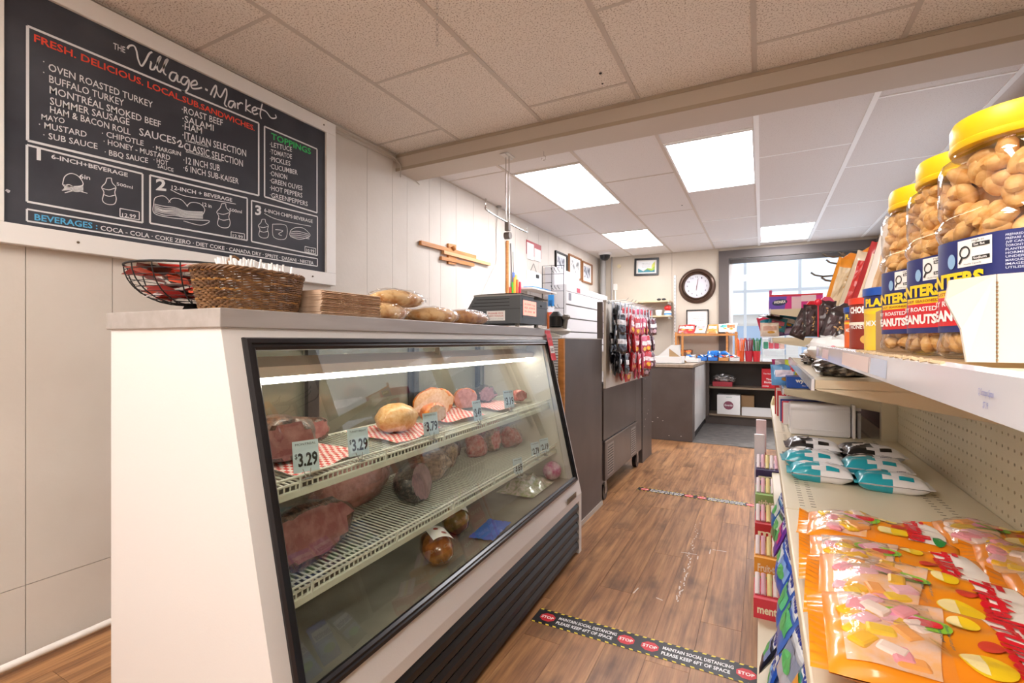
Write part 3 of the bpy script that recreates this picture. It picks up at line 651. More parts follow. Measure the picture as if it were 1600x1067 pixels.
def liner(cx, cy, w, h, label, rz=0, z=None):
    mb = MB(); s = random.random() * 9
    mb.grid(lambda a, b: Vector(((a - .5) * w, (b - .5) * h, .002 + .006 * (1 + noise.noise(Vector((a * 4 + s, b * 4, s)))) * (1 if .05 < a < .95 else 1.6))), 14, 14)
    zz = z if z else .808 + (cx + .175) * (.835 - .808) / (-.46 + .175)
    o = ob('paper_liner', mb, chk, None, loc=wpos((cx, cy, zz + .006)), rot=(0, math.radians(5.4), CA + rz), smooth=True)
    tag(o, label, 'paper'); return o
liner(-.30, .30, .22, .28, 'red checkered paper under the roast beef in the case', .2)
liner(-.31, .72, .22, .30, 'red checkered paper under the whole turkey breast', .1)
liner(-.33, 1.10, .20, .26, 'red checkered paper under the cut turkey', -.1)
liner(-.33, 1.48, .20, .28, 'red checkered paper at the far end of the upper shelf', .15)
meat('roast_beef', 'dark crusted roast beef at the near end of the upper case shelf', 'meat', (-.31, .24, .842), (.085, .105, .062), m_roast, m_rare, .5, 3, .08, cut=((.7, -.6, .1), .06))
meat('roast_beef', 'small dark end of beef behind the first price tag', 'meat', (-.40, .42, .845), (.045, .055, .04), m_roast, m_rare, -.3, 8, .1, cut=((.9, .2, .1), .03), group='roast beef pieces')
meat('turkey_breast', 'whole golden turkey breast in the middle of the upper case shelf', 'meat', (-.30, .70, .838), (.068, .085, .052), m_breast, None, .1, 4, .05)
meat('turkey_breast', 'small orange glazed turkey piece beside the whole breast', 'meat', (-.29, .91, .838), (.05, .06, .04), m_orange, m_turkin, .1, 5, .07, cut=((.9, -.3, .1), .028))
meat('turkey_breast', 'large cut turkey breast with orange glazed edge', 'meat', (-.37, 1.03, .842), (.06, .105, .062), m_orange, m_turkin, -.15, 6, .05, cut=((1, -.35, .05), .018))
meat('ham_end', 'round cut ham end behind the 3.49 price tag', 'meat', (-.37, 1.28, .842), (.05, .068, .05), m_orange, m_pink, -.1, 7, .05, cut=((1, -.4, .05), .015))
meat('pastrami', 'black spiced pastrami at the far end of the upper shelf', 'meat', (-.40, 1.52, .842), (.06, .09, .045), m_pepper, m_past, .3, 9, .08, cut=((.8, -.5, .1), .04))
meat('salami_end', 'pink cured meat on checkered paper by the far wall of the case', 'meat', (-.28, 1.68, .835), (.045, .06, .032), m_redm, m_pink, .2, 10, .08, cut=((.8, -.5, .1), .03))
# middle shelf
meat('roast_beef', 'big rare roast beef with dark crust on the lower case shelf', 'meat', (-.24, .26, .582), (.085, .155, .072), m_roast, m_rare, .12, 11, .10, cut=((1, -.12, .25), .035), flat=.05)
meat('wrapped_roast', 'long pink roast in clear wrap at the back of the lower shelf', 'meat', (-.41, .60, .594), (.075, .19, .075), m_pink, None, .1, 12, .08, wrap=True)
meat('pepper_beef', 'black peppered beef with purple cut face in clear wrap', 'meat', (-.26, .76, .584), (.075, .10, .068), m_pepper, m_past, .25, 13, .05, cut=((1, .05, .25), .022), fs=1.4, wrap=True, flat=.1)
meat('wrapped_sausage', 'mottled headcheese in clear wrap behind the peppered beef', 'meat', (-.36, 1.0, .59), (.07, .085, .06), m_mott, None, .1, 14, .14, fs=1.3, wrap=True)
meat('wrapped_sausage', 'mottled sausage chunk standing tall in the middle of the lower shelf', 'meat', (-.40, 1.17, .592), (.05, .055, .066), m_mott, m_mott, 0, 15, .10, cut=((1, -.2, 0), .035), wrap=True)
meat('wrapped_meat', 'bright red cured meat in a clear bag on the lower shelf', 'meat', (-.38, 1.40, .592), (.05, .065, .055), m_redm, None, 0, 16, .16, fs=1.3, wrap=True)
meat('wrapped_meat', 'speckled white and red salami in a clear bag', 'meat', (-.36, 1.53, .59), (.045, .055, .062), m_mott, m_redm, 0, 17, .10, cut=((1, -.2, .1), .03), wrap=True)
meat('wrapped_meat', 'pink wrapped meat nearest the far wall of the lower shelf', 'meat', (-.33, 1.68, .588), (.06, .075, .055), m_redm, None, .2, 18, .16, fs=1.3, wrap=True)
meat('wrapped_meat', 'wrapped pale meat at the back between the salami and the far wall', 'meat', (-.43, 1.62, .596), (.05, .10, .08), m_pink, None, 0, 19, .12, wrap=True)
meat('wrapped_meat', 'dark lean beef piece behind the red cured meat', 'meat', (-.45, 1.28, .598), (.04, .06, .05), m_roast, None, 0, 20, .12)
# tank floor
for (px_, py_, lb, sd, rz) in ((682, 868, 'brown cased bologna with white label on the case floor, nearer', 21, .9), (712, 822, 'brown cased bologna behind the nearer one on the case floor', 22, .7)):
    p = cz_(px_, py_, .42); t = meat('bologna', lb, 'meat', (min(p.x, -.12), p.y, .402), (.055, .085, .052), m_brown, m_pink, rz, sd, .04, cut=((0, 1, .1), .078), flat=.1)
    R_ = lambda u, v: Vector((.0605 * sin(u), v, .0475 + .0575 * cos(u)))
    ob('label', patch(MB(), R_, -.5, .75, -.06, .04, 10, 6), paper_w, t)
    ob('label_star', disc(disc(MB(), lambda u, v: R_(u, v) * 1.01, .3, -.025, .16, .010, rot=0), lambda u, v: R_(u, v) * 1.01, .0, .01, .14, .010), C('#a83228'), t)
    ob('ice_bag', MB().ball((.02, .06, .02), (.035, .05, .022), 12, 8), C('#5a68c0', .2, coat=.8), t, smooth=True)
tag(ob('blue_wrapper', MB().grid(lambda a, b: Vector(((a - .5) * .10, (b - .5) * .20, .004 + .012 * abs(noise.noise(Vector((a * 7, b * 9, 2)))))), 12, 16), mat('blue_film', '#2a5fc0', .25, coat=.6), None, loc=wpos((-.10, 1.03, .402)), rot=(0, 0, CA + .1), smooth=True), 'blue plastic wrapper on the floor of the case', 'wrapper')
tag(ob('lettuce_bag', MB().grid(lambda a, b: Vector(((a - .5) * .2, (b - .5) * .3, .005 + .05 * (1 - (2 * a - 1) ** 2) * (1 - (2 * b - 1) ** 2) * (1 + noise.noise(Vector((a * 6, b * 6, 1)))))), 14, 18), mat('green_bag', '#8f9a6e', .3, col2='#d5c7c0', nscale=50, coat=.7), None, loc=wpos((-.2, 1.6, .402)), rot=(0, 0, CA), smooth=True), 'clear bag with green and pink contents at far end of case floor', 'bag')
tag(ob('magenta_bag', MB().ball((0, 0, .05), (.05, .06, .05), 14, 10), mat('magenta', '#c0267e', .3, col2='#f0d0e0', nscale=30, coat=.7), None, loc=wpos((-.13, 1.79, .402)), rot=(0, 0, CA), smooth=True), 'magenta wrapped item against the far end of the case floor', 'package')
# price tags
tagm = C('#c3d6dd', .5); ink = C('#151515', .6)
def price_tag(p, txt, label, w=.062, h=.075, rz=.0, hdr=''):
    t = thing('price_tag', label, 'price tag', wpos(p), 0, rot=(0, -.15, CA + rz))
    ob('card', MB().box(-.001, .001, -w / 2, w / 2, .012, .012 + h), tagm, t)
    f = lambda u, v: Vector((.0016, u, v))
    mb = MB(); letter(mb, '$', f, -w * .44, -w * .34, .012 + h * .45, h * .16, .01); letter(mb, txt, f, -w * .32, w * .44, .012 + h * .2, h * .42, .03)
    ob('price', mb, ink, t)
    mb = MB(); letter(mb, hdr, f, -w * .4, w * .4, .012 + h * .86, h * .07); ob('heading', mb, ink, t)
    ob('clip', MB().tube([(0, -.01, .02), (.006, -.004, 0), (.006, .004, 0), (0, .01, .02)], .0012, 6).lathe([(.012, -.001), (.014, .001), (.011, .003)], 14, (.004, 0, -.004)), chrome, t, smooth=True)
def pt1(px, py): q = cx_(px, py, -.158); return (q.x, q.y, q.z - .004)
price_tag(pt1(480, 742), '3.29', 'first $3.29 price tag, in front of the roast beef at the near end', rz=-.35, hdr='MONTREAL')
price_tag(pt1(562, 716), '3.29', 'second $3.29 price tag, left of the whole turkey breast', rz=-.3, hdr='TURKEY BREAST')
price_tag(pt1(675, 683), '3.79', '$3.79 price tag in front of the orange glazed turkey', rz=-.3, hdr='SMOKED')
price_tag(pt1(748, 660), '3.49', '$3.49 price tag in front of the round ham end', .055, .08, rz=-.1, hdr='HAM')
price_tag(pt1(797, 640), '3.19', '$3.19 price tag near the far end of the upper shelf', .065, .08, rz=-.3, hdr='BEEF')
def pt2(px, py): q = cx_(px, py, -.118); return (q.x, q.y, q.z - .004)
price_tag(pt2(811, 743), '3.69', '$3.69 price tag on the lower case shelf', .06, .07, -.3, 'SALAMI')
price_tag(pt2(838, 716), '2.79', '$2.79 price tag behind the $3.69 one on lower shelf', .06, .07, -.3, 'HAM')
price_tag(pt2(852, 709), '2.19', '$2.19 price tag nearest the far end of the lower shelf', .07, .07, -.3, 'BOLOGNA')
# red price strip hanging on the far slab corner
rs = thing('price_strip', 'red and white paper strip taped to the far front corner of the meat case', 'price strip', wpos((-.185, 1.85, 1.2)), CA)
def rsf(u, v): p = fr_pt(1.83 + u - 1.85, v, .018) ; return Vector((p.x + .185, u - .02, v - 1.2))
ob('strip', patch(MB(), rsf, 0, .075, 1.045, 1.195, 2, 4).box(-.004, .0, -.02, .055, -.005, .012), C('#d8343c', .5), rs)
mb = MB(); patch(mb, lambda u, v: rsf(u, v) + Vector((.0012, 0, 0)), .006, .069, 1.085, 1.125, 1, 1); ob('white_field', mb, paper_w, rs)
mb = MB(); letter(mb, '3/$2', lambda u, v: rsf(u, v) + Vector((.002, 0, 0)), .014, .06, 1.096, .018, .02); letter(mb, 'SALE', lambda u, v: rsf(u, v) + Vector((.002, 0, 0)), .014, .06, 1.16, .012, .02); ob('lettering', mb, C('#5a1a1c'), rs)
# ------------------------------------------------------------------ things on top of the meat case
TZ = 1.2215
def topthing(name, label, cat, u, v, z=TZ, rz=0, group=None, rot=None): return thing(name, label, cat, wpos((u, v, z)), CA + rz, group, rot)
# wire bowl with sachets
bw = topthing('wire_bowl', 'black wire footed bowl full of red sachets at the near end of the case top', 'bowl', -.49, .135)
wr_ = MB(); Rb = .155; Hb = .115
def bprof(t): return (.035 + (Rb - .035) * math.sin(t * PI / 2) ** .9, .022 + (Hb - .022) * (1 - math.cos(t * PI / 2)))
for k in range(16):
    a = 2 * PI * k / 16; wr_.tube([(bprof(t / 8)[0] * cos(a), bprof(t / 8)[0] * sin(a), bprof(t / 8)[1]) for t in range(9)], .0016, 5)
ob('rib', wr_, black_mt, bw, kind='stuff')
hp = MB()
for k in range(1, 11):
    r, z = bprof(k / 10); hp.tube([(r * cos(2 * PI * i / 32), r * sin(2 * PI * i / 32), z) for i in range(33)], .0009 if k < 10 else .0028, 5)
ob('hoop', hp, black_mt, bw, kind='stuff')
ob('foot', MB().lathe([(.055, 0), (.052, .004), (.036, .012), (.03, .024), (.034, .026)], 24), black_mt, bw, smooth=True)
def sachet_mesh(w, h, t, m, nm='sachet'):
    return MB().grid(lambda a, b: Vector(((a - .5) * w, (b - .5) * h, t * (1 - (2 * a - 1) ** 4) * (1 - (2 * b - 1) ** 4))), 4, 5).grid(lambda a, b: Vector(((a - .5) * w, (b - .5) * h, -t * (1 - (2 * a - 1) ** 4) * (1 - (2 * b - 1) ** 4))), 4, 5).mesh(nm, m, True)
sm_ = [sachet_mesh(.045, .07, .003, C(c, .35)) for c in ('#d8352c', '#efe8e2', '#c22a24', '#4a3630', '#e25a3a')]
for k in range(70):
    t = random.uniform(.35, .93); r, z = bprof(t); r *= random.uniform(.3, .84); a = random.uniform(0, 2 * PI); zz = max(z, .05) + (.03 if t > .7 else 0) * random.random()
    zz = min(zz, .112); rmax = bprof(max(0.02, (2 / PI) * math.acos(max(0, 1 - (zz - .022) / (Hb - .022)))))[0] - .034
    r = min(r, max(rmax, .005)); p = (-.49 + r * cos(a), .135 + r * sin(a), TZ + zz)
    o = bpy.data.objects.new('sachet', sm_[k % 5]); COL.objects.link(o); o.location = wpos(p); o.rotation_euler = (random.uniform(-.4, .4), random.uniform(-.4, .4), random.uniform(0, 6))
    tag(o, 'small condiment sachet heaped in the wire bowl', 'sachet', 'sachets in the wire bowl')
# wicker basket
bk = topthing('wicker_basket', 'oval brown wicker basket holding straws on the case top', 'basket', -.285, .135)
wk = mat('wicker', '#4a3020', .6, col2='#8a633f', nscale=30, contrast=(.3, .7)); wk2 = mat('wicker_light', '#a9793f', .6, col2='#6d4a2c', nscale=30)
def oval(a, s=1.0): return (.070 * s * abs(cos(a)) ** .75 * (1 if cos(a) > 0 else -1), .128 * s * abs(sin(a)) ** .75 * (1 if sin(a) > 0 else -1))
wv = MB(); wv2 = MB(); NS = 34; HB = .088
for k in range(17):
    z = .004 + k * HB / 17; s = .86 + .14 * (z / HB) ** .8; pts = []
    for i in range(NS * 4 + 1):
        a = 2 * PI * i / (NS * 4); x, y = oval(a, s); w = 1 + .022 * sin(i * PI / 2 / 2 * 2 + k * PI) ; pts.append((x * w, y * w, z + .001 * sin(i * .9 + k)))
    (wv if k % 4 else wv2).tube(pts, .0027, 5)
ob('woven_strand', wv, wk, bk, kind='stuff', smooth=True); ob('woven_strand', wv2, wk2, bk, kind='stuff', smooth=True)
sk = MB()
for k in range(NS): a = 2 * PI * (k + .5) / NS; p = oval(a, .87); q = oval(a, 1.0); sk.tube([(p[0], p[1], 0), (q[0], q[1], HB)], .0022, 5)
ob('stake', sk, wk, bk, kind='stuff')
rim = MB()
for ph in (0, PI / 2, PI, 3 * PI / 2):
    rim.tube([(oval(2 * PI * i / 140)[0] + .0045 * cos(i * .5 + ph) * cos(2 * PI * i / 140), oval(2 * PI * i / 140)[1] + .0045 * cos(i * .5 + ph) * sin(2 * PI * i / 140), HB + .004 + .0045 * sin(i * .5 + ph)) for i in range(141)], .003, 5)
ob('braided_rim', rim, wk, bk, smooth=True)
ob('basket_base', MB().lathe([(.05, 0), (.05, .003)], 24, M=Matrix.Diagonal((1, 1.8, 1, 1))), wk, bk)
ob('handle', MB().tube([(-.062, .0 + .024 * cos(t * PI / 12 + 0) , HB + .0 + .052 * sin(t * PI / 12)) for t in range(13)], .0032, 6), wk2, bk, smooth=True)
stm = MB().cyl((0, 0, 0), (0, 0, .122), .0024, n=6).mesh('straw', C('#f1efee', .6))
for k in range(56):
    u = random.uniform(-.04, .03); v = random.uniform(-.06, .085); o = bpy.data.objects.new('paper_straw', stm); COL.objects.link(o); o.location = wpos((-.285 + u, .135 + v, TZ + .004))
    o.rotation_euler = (random.uniform(-.25, .25), random.uniform(-.18, .18), random.random() * 6); tag(o, 'white paper wrapped straw standing in the wicker basket', 'straw', 'straws in the wicker basket')
o = ob('cup_lid', MB().lathe([(.028, 0), (.03, .004), (.026, .012), (.012, .015), (0, .015)], 24), C('#eeecea', .4), None, loc=wpos((-.275, .222, TZ + .083)), smooth=True); tag(o, 'white plastic lid in the far end of the wicker basket', 'lid')
# napkins
nap = mat('kraft_napkin', '#d6b89e', .9, col2='#c4a387', nscale=40, bump=.2)
for k in range(15):
    j = random.uniform(-.002, .002); me = MB()
    me.add([(-.055, -.115, 0), (.055, -.115, 0), (.06, -.115 + .0, .0021), (.055, -.115, .0042), (-.055, -.115, .0042)] + [(-.055, .115, 0), (.055, .115, 0), (.06, .115, .0021), (.055, .115, .0042), (-.055, .115, .0042)],
           [(0, 1, 2, 3, 4), (9, 8, 7, 6, 5), (0, 5, 6, 1), (1, 6, 7, 2), (2, 7, 8, 3), (3, 8, 9, 4), (4, 9, 5, 0)])
    o = ob('napkin', me, nap, None, loc=wpos((-.262 + j, .392 + random.uniform(-.002, .002), TZ + k * .0044)), rot=(0, 0, CA + .02 * random.uniform(-1, 1)))
    tag(o, 'brown paper napkin in the stack beside the wicker basket', 'napkin', 'stacked brown napkins')
# bagged bread
crust = mat('crust', '#bf7a2e', .5, col2='#e6c088', nscale=32, contrast=(.35, .6), bump=.3); crust2 = mat('crust_dark', '#8f5528', .45, col2='#c08848', nscale=35, bump=.3, bscale=170)
def loaf(u, v, z, L, r, rz, m, label, seed):
    t = topthing('bagged_bread', label, 'bread', u, v, z, rz)
    A, _ = blob((r, L / 2, r * .72), seed, .05, n=20, m=14, fs=1.6, flat=.15); ob('loaf', clean(A.mesh('loaf', m, True)), None, t, loc=(0, 0, r * .62))
    A, _ = blob((r * 1.09, L / 2 * 1.06, r * .78), seed + 3, .09, n=26, m=18, fs=5, flat=.15); A.cyl((0, L * .5, 0), (0, L * .58, .004), r * .35, r * .12, 9, False).cyl((0, L * .58, .004), (0, L * .66, .002), r * .12, r * .35, 9, False)
    ob('plastic_bag', clean(A.mesh('plastic_bag', film, False)), None, t, loc=(0, 0, r * .67))
loaf(-.30, .65, TZ, .20, .045, .1, crust, 'golden roll in plastic, lowest beside the napkins', 31)
loaf(-.31, .72, TZ + .052, .24, .044, -.15, crust, 'long golden loaf in a clear bag lying on the roll beside the napkins', 32)
loaf(-.30, .93, TZ, .24, .046, -.25, crust, 'golden loaf in a clear bag in the middle of the bread', 33)
loaf(-.42, .86, TZ, .30, .045, -.2, crust, 'pale loaf in a clear bag at the rear of the bread row', 36)
loaf(-.31, 1.20, TZ, .26, .050, -.2, crust2, 'brown loaf in a clear bag nearest the grey scale', 34)
loaf(-.43, 1.17, TZ, .24, .048, .15, crust2, 'darker brown loaf in a clear bag behind, beside the scale', 35)
# scale / label printer
scl = topthing('label_scale', 'dark grey label printing scale with lit display on the far end of the case top', 'scale', -.2, 1.53)
sgm = mat('scale_grey', '#54585c', .45); sg2 = mat('scale_lid', '#9a9792', .45); 
ob('housing', MB().prism([(0, .02), (0, .165), (-.26, .168), (-.33, .06), (-.33, .02)], 0, .17, 'y').prism([(0, .02), (0, .15), (-.24, .15), (-.33, .02)], .17, .36, 'y'), sgm, scl)
ob('top_cover', MB().grid(lambda a, b: Vector((-.265 + a * .275, -.004 + b * .372, .169 + .004 * sin(a * PI) - .02 * max(0, b - .4) * sin((b - .4) / .6 * PI / 2)))
   , 10, 10).box(-.265, .004, -.004, .17, .160, .168), sg2, scl, smooth=True)
ob('vent_slot', MB().box(-.25, -.06, -.0015, 0, .143, .146, M=None).box(-.265, -.06, -.0015, 0, .126, .129).box(-.28, -.06, -.0015, 0, .109, .112), black_mt, scl, kind='stuff')
ob('seam', MB().box(-.33, 0, -.0012, 0, .093, .0945).box(0, .0012, 0, .36, .11, .1115), black_mt, scl)
ob('feet', MB().cyl((-.04, .05, 0), (-.04, .05, .022), .012).cyl((-.28, .05, 0), (-.28, .05, .022), .012).cyl((-.04, .3, 0), (-.04, .3, .022), .012), C('#bdb8b2'), scl)
lb = ob('label', MB().box(-.19, -.085, -.0022, -.0005, .035, .085), paper_w, scl)
mb = MB(); f = lambda u, v: Vector((u, -.0028, v)); letter(mb, 'PLEASE DO', f, -.18, -.095, .068, .009, .01); letter(mb, 'NOT TOUCH', f, -.18, -.095, .055, .009, .01); ob('label_lettering', mb, C('#c84840'), lb)
mb = MB(); letter(mb, 'thank you for your help', f, -.18, -.095, .042, .005); ob('label_lettering', mb, C('#55657a'), lb)
dp = ob('display', MB().box(0, .003, .03, .20, .062, .138, bev=.001), mat('display_glow', '#f0a08c', .3, emit=.9), scl)
mb = MB(); f = lambda u, v: Vector((.0034, u, v)); [letter(mb, s_, f, .045, .18, z_, .009) for s_, z_ in (('0.000 kg', .115), ('0.00', .097), ('0.00 $', .078))]; ob('display_digits', mb, C('#b84c3c'), dp)
ob('display_bezel', MB().box(-.001, .002, .022, .21, .05, .062).box(-.001, .002, .022, .21, .138, .146).box(-.001, .002, .022, .03, .05, .146).box(-.001, .002, .20, .21, .05, .146), sgm, scl)
ob('keypad_button', MB().box(0, .002, .26, .285, .118, .126), black_mt, scl)
for (u, v, lbl) in ((-.22, 1.50, 'small white paper slip under the near corner of the grey scale'), (-.2, 1.75, 'white labels lying under the front of the grey scale')):
    tag(ob('paper_slip', MB().box(-.02, .02, -.05, .05, 0, .0012), paper_w, None, loc=wpos((u, v, TZ)), rot=(0, 0, CA + .2)), lbl, 'paper')
tag(ob('marker_pen', MB().cyl((0, 0, 0), (0, 0, .075), .007, n=12).cyl((0, 0, .075), (0, 0, .095), .0075, .005, n=12), C('#e0702a'), None, loc=wpos((-.196, 1.90, TZ)), smooth=True), 'orange marker standing at the far corner of the case top', 'pen')

# ------------------------------------------------------------------ hanging from beam and ceiling
hg = thing('bag_hanger', 'chrome hanger with T bar and clamp hanging from the beam', 'hanger', (-1.49, 2.80, BZ))
ob('mount_plate', MB().box(-.03, .03, -.05, .05, -.006, 0).box(-.012, .012, -.06, .06, -.012, -.006), C('#cfcac4'), hg)
for dx in (-.012, .012): ob('rod', MB().cyl((dx, 0, -.01), (dx, 0, -.455), .004, n=10), chrome, hg, smooth=True)
ob('cross_bar', MB().tube(smooth_path([(0, -.28, -.36), (0, -.28, -.405), (0, -.262, -.43), (0, 0, -.445), (0, .28, -.45), (0, .30, -.44), (0, .30, -.41)], 4), .005, 8), chrome, hg, smooth=True)
ob('clamp', MB().box(-.016, .016, -.012, .018, -.50, -.44, bev=.004).cyl((-.02, .005, -.53), (.02, .005, -.53), .024, n=16), C('#8e8782', .4, metal=.6), hg)
tag(ob('beam_hook', MB().tube([(0, 0, 0), (0, 0, -.03)] + [(0.014 * sin(t * .5), 0, -.044 + .014 * cos(t * .5)) for t in range(0, 11)], .002, 6), chrome, None, loc=(-1.25, 2.85, BZ), smooth=True), 'small screw hook under the beam right of the hanger', 'hook')
ch = thing('ceiling_chain', 'thin metal chain hanging from the near ceiling tile', 'chain', (-1.13, 1.536, ZC))
for k in range(9):
    z = -.012 - k * .021; a = (k % 2) * PI / 2; ob('link', MB().tube([(.0055 * cos(t * PI / 5) * cos(a), .0055 * cos(t * PI / 5) * sin(a), z + .012 * sin(t * PI / 5)) for t in range(11)], .0013, 5), chrome, ch, smooth=True)
# ------------------------------------------------------------------ left wall items
wd = atx(658, 376, XL); dec = thing('wooden_wall_hanging', 'carved wooden wall hanging of crossed slats on the left wall', 'wall decoration', (XL, 3.4, 1.94))
def wy(px, py): p = atx(px, py, XL + .02); return p.y - 3.4, p.z - 1.94
def slat(nm, a, b, th, x0, x1, m=wood):
    (ya, za), (yb, zb) = wy(*a), wy(*b); ob(nm, MB().add([(x0, ya, za - th), (x1, ya, za - th), (x1, ya, za + th), (x0, ya, za + th), (x0, yb, zb - th), (x1, yb, zb - th), (x1, yb, zb + th), (x0, yb, zb + th)],
        [(0, 1, 2, 3), (7, 6, 5, 4), (0, 4, 5, 1), (1, 5, 6, 2), (2, 6, 7, 3), (3, 7, 4, 0)]), m, dec)
slat('slat', (657, 379), (743, 402), .016, .004, .03); slat('slat', (692, 394), (765, 413), .014, .006, .034, mat('pale_wood', '#d9a878', .5)); slat('slat', (689, 403), (740, 414), .014, .004, .03)
slat('cross_block', (701, 396), (713, 398), .085, 0, .02, wood)
ob('knob', MB().ball((.035, wy(707, 388)[0], wy(707, 388)[1]), .02, 12, 8), wood, dec, smooth=True)
p0 = atx(779, 325, XL + .02); p1 = atx(776, 360, XL + .01); p2 = atx(776, 408, XL + .01); p3 = atx(770, 422, XL + .01); p4 = atx(748, 470, XL + .01)
tag(ob('power_cord', MB().tube(smooth_path([tuple(p0), tuple(p1), tuple(p2), tuple(p3), tuple(p4)], 4), .006, 6), C('#cdc6bf'), smooth=True), 'light cord running down the left wall to the scale', 'cord')
tag(ob('cord_pipe', MB().cyl(p0 - Vector((0, 0, .0)), Vector((p0.x, p0.y, ZC)), .012, n=10).cyl(Vector((p0.x, p0.y, ZC - .01)), Vector((p0.x, p0.y, ZC)), .03, n=14), C('#a59f9a', .4, metal=.5), smooth=True), 'short metal pipe stub at the ceiling above the cord', 'pipe')
# stick holder with lanyards
p = atx(794, 455, XL + .03); q = atx(794, 376, XL + .03)
tag(ob('wooden_stick', MB().box(-.01, .012, -.012, .012, 0, q.z - 1.3), wood, None, loc=(XL + .02, p.y, 1.3)), 'tall thin wooden stick against the left wall beside the coloured tags', 'stick')
tg = thing('hanging_tags', 'bunch of bright coloured plastic tags hanging on the left wall', 'tags', (XL, p.y + .16, 1.6))
for k, c in enumerate(['#e84a3a', '#58c048', '#f0a838', '#4a6fd0', '#ef7fb0', '#f06a30', '#e8e070', '#6b4aa8', '#d83048']):
    ob('plastic_tag', MB().box(.01 + k % 3 * .012, .02 + k % 3 * .012, -.09 + k * .021, -.065 + k * .021 + .01, -.05 + .14 * (k * 37 % 10) / 10, .12 + .18 * (k * 53 % 10) / 10), C(c, .35), tg)
ob('cord', MB().cyl((.02, -.05, .1), (.012, -.07, .58), .006).cyl((.02, .0, .1), (.012, -.02, .5), .003), C('#6a625e'), tg); 
def wpl(px, py, x=XL): p = atx(px, py, x); return p
a = wpl(822, 377); b = wpl(845, 405)
pp = thing('wall_poster', 'red poster with white paper sheets pinned on the left wall', 'poster', (XL, (a.y + b.y) / 2, (a.z + b.z) / 2)); hw = (b.y - a.y) / 2
ob('red_backing', MB().box(.002, .006, -hw, hw, -.07, .09), C('#b0303a', .5), pp)
ob('sheet', MB().box(.006, .009, -hw + .01, -.01, -.12, .065), paper_w, pp); ob('sheet', MB().box(.006, .009, .01, hw - .02, -.11, .03), paper_w, pp)
a = wpl(825, 415); b = wpl(842, 450)
pp = thing('hanging_notes', 'white paper notes hanging from a clip on the left wall', 'notes', (XL, (a.y + b.y) / 2, a.z)); 
ob('sheet', MB().box(.002, .012, -.19, .16, -.33, -.05), paper_w, pp); ob('sheet', MB().box(.012, .018, -.12, .19, -.36, -.06), paper_w, pp); ob('loop', MB().tube([(.01, -.1, -.05), (.015, -.03, .04), (.01, .06, -.05)], .003, 5), C('#6b6560'), pp); ob('clip', MB().box(.018, .03, .03, .09, -.12, -.08), black_pl, pp)
tag(ob('blue_envelope', MB().box(0, .12, -.25, .25, 0, .02), C('#2f8fd0'), None, loc=(XL + .02, 5.0, 1.735)), 'blue flat item on the ledge behind the scale', 'envelope')
tag(ob('wall_ledge', MB().box(0, .18, -.35, .33, 0, .018), C('#dcd6cf'), None, loc=(XL, 5.0, 1.716)), 'narrow ledge on the left wall below the hanging notes', 'shelf')
# wall cabinet
cbz1 = 1.84
cab = thing('tobacco_cabinet', 'tall white wall cabinet with closed horizontal flaps', 'cabinet', (XL, 5.4, 0))
cw = mat('cab_white', '#cfcccd', .45)
ob('body', MB().box(0, .262, 0, 1.75, 1.0, cbz1).box(0, .12, 0, .9, cbz1, 2.06), cw, cab)
for k in range(5):
    z1_ = cbz1 - .085 - k * .165; ob('flap', MB().box(.262, .272, .01, 1.74, z1_ - .150 if k < 4 else 1.0, z1_, bev=.002), cw, cab)
ob('flap', MB().box(.262, .272, .01, 1.74, cbz1 - .08, cbz1 - .003, bev=.002), cw, cab)
ob('gap_line', MB().box(.262, .2665, .02, 1.72, 1.01, cbz1 - .02), C('#4a4644'), cab)
ob('sticker', MB().box(.2725, .274, .38, .50, cbz1 - .07, cbz1 - .012), C('#b8455a'), cab)
ob('number_sign', MB().box(.2725, .274, .09, .17, cbz1 - .19, cbz1 - .10), C('#7a7a84'), cab)
# wire rack in front of the cabinet side
rk = thing('wire_hook_rack', 'black wire rack with prongs hanging beside the white cabinet', 'rack', (-2.30, 5.2, 1.34))
fr = MB()
for (x, y) in ((0, 0), (.12, 0), (.25, .05)): fr.cyl((x, y, 0), (x, y, .70), .004, n=6)
for z in (0, .1, .2, .3, .4, .5, .6, .70): fr.tube([(0, 0, z), (.12, 0, z)] + ([(.25, .05, z)] if z in (0, .2, .4, .6, .70) else []), .003, 5)
ob('wire_frame', fr, black_mt, rk, kind='stuff')
for z in (.2, .42, .62):
    for x in (.13, .17, .21): ob('prong', MB().tube([(x, .03, z), (x + .03, -.10, z + .01), (x + .035, -.13, z + .03)], .003, 5), black_mt, rk)
for z, c in ((.22, '#2f80c0'), (.08, '#dfe3ea')): ob('blister_card', MB().box(.10, .17, -.06, -.045, z, z + .13), C(c), rk); ob('blister', MB().box(.115, .155, -.075, -.06, z + .02, z + .07, bev=.006), C('#c0392b' if c != '#2f80c0' else '#1b5f98'), rk)
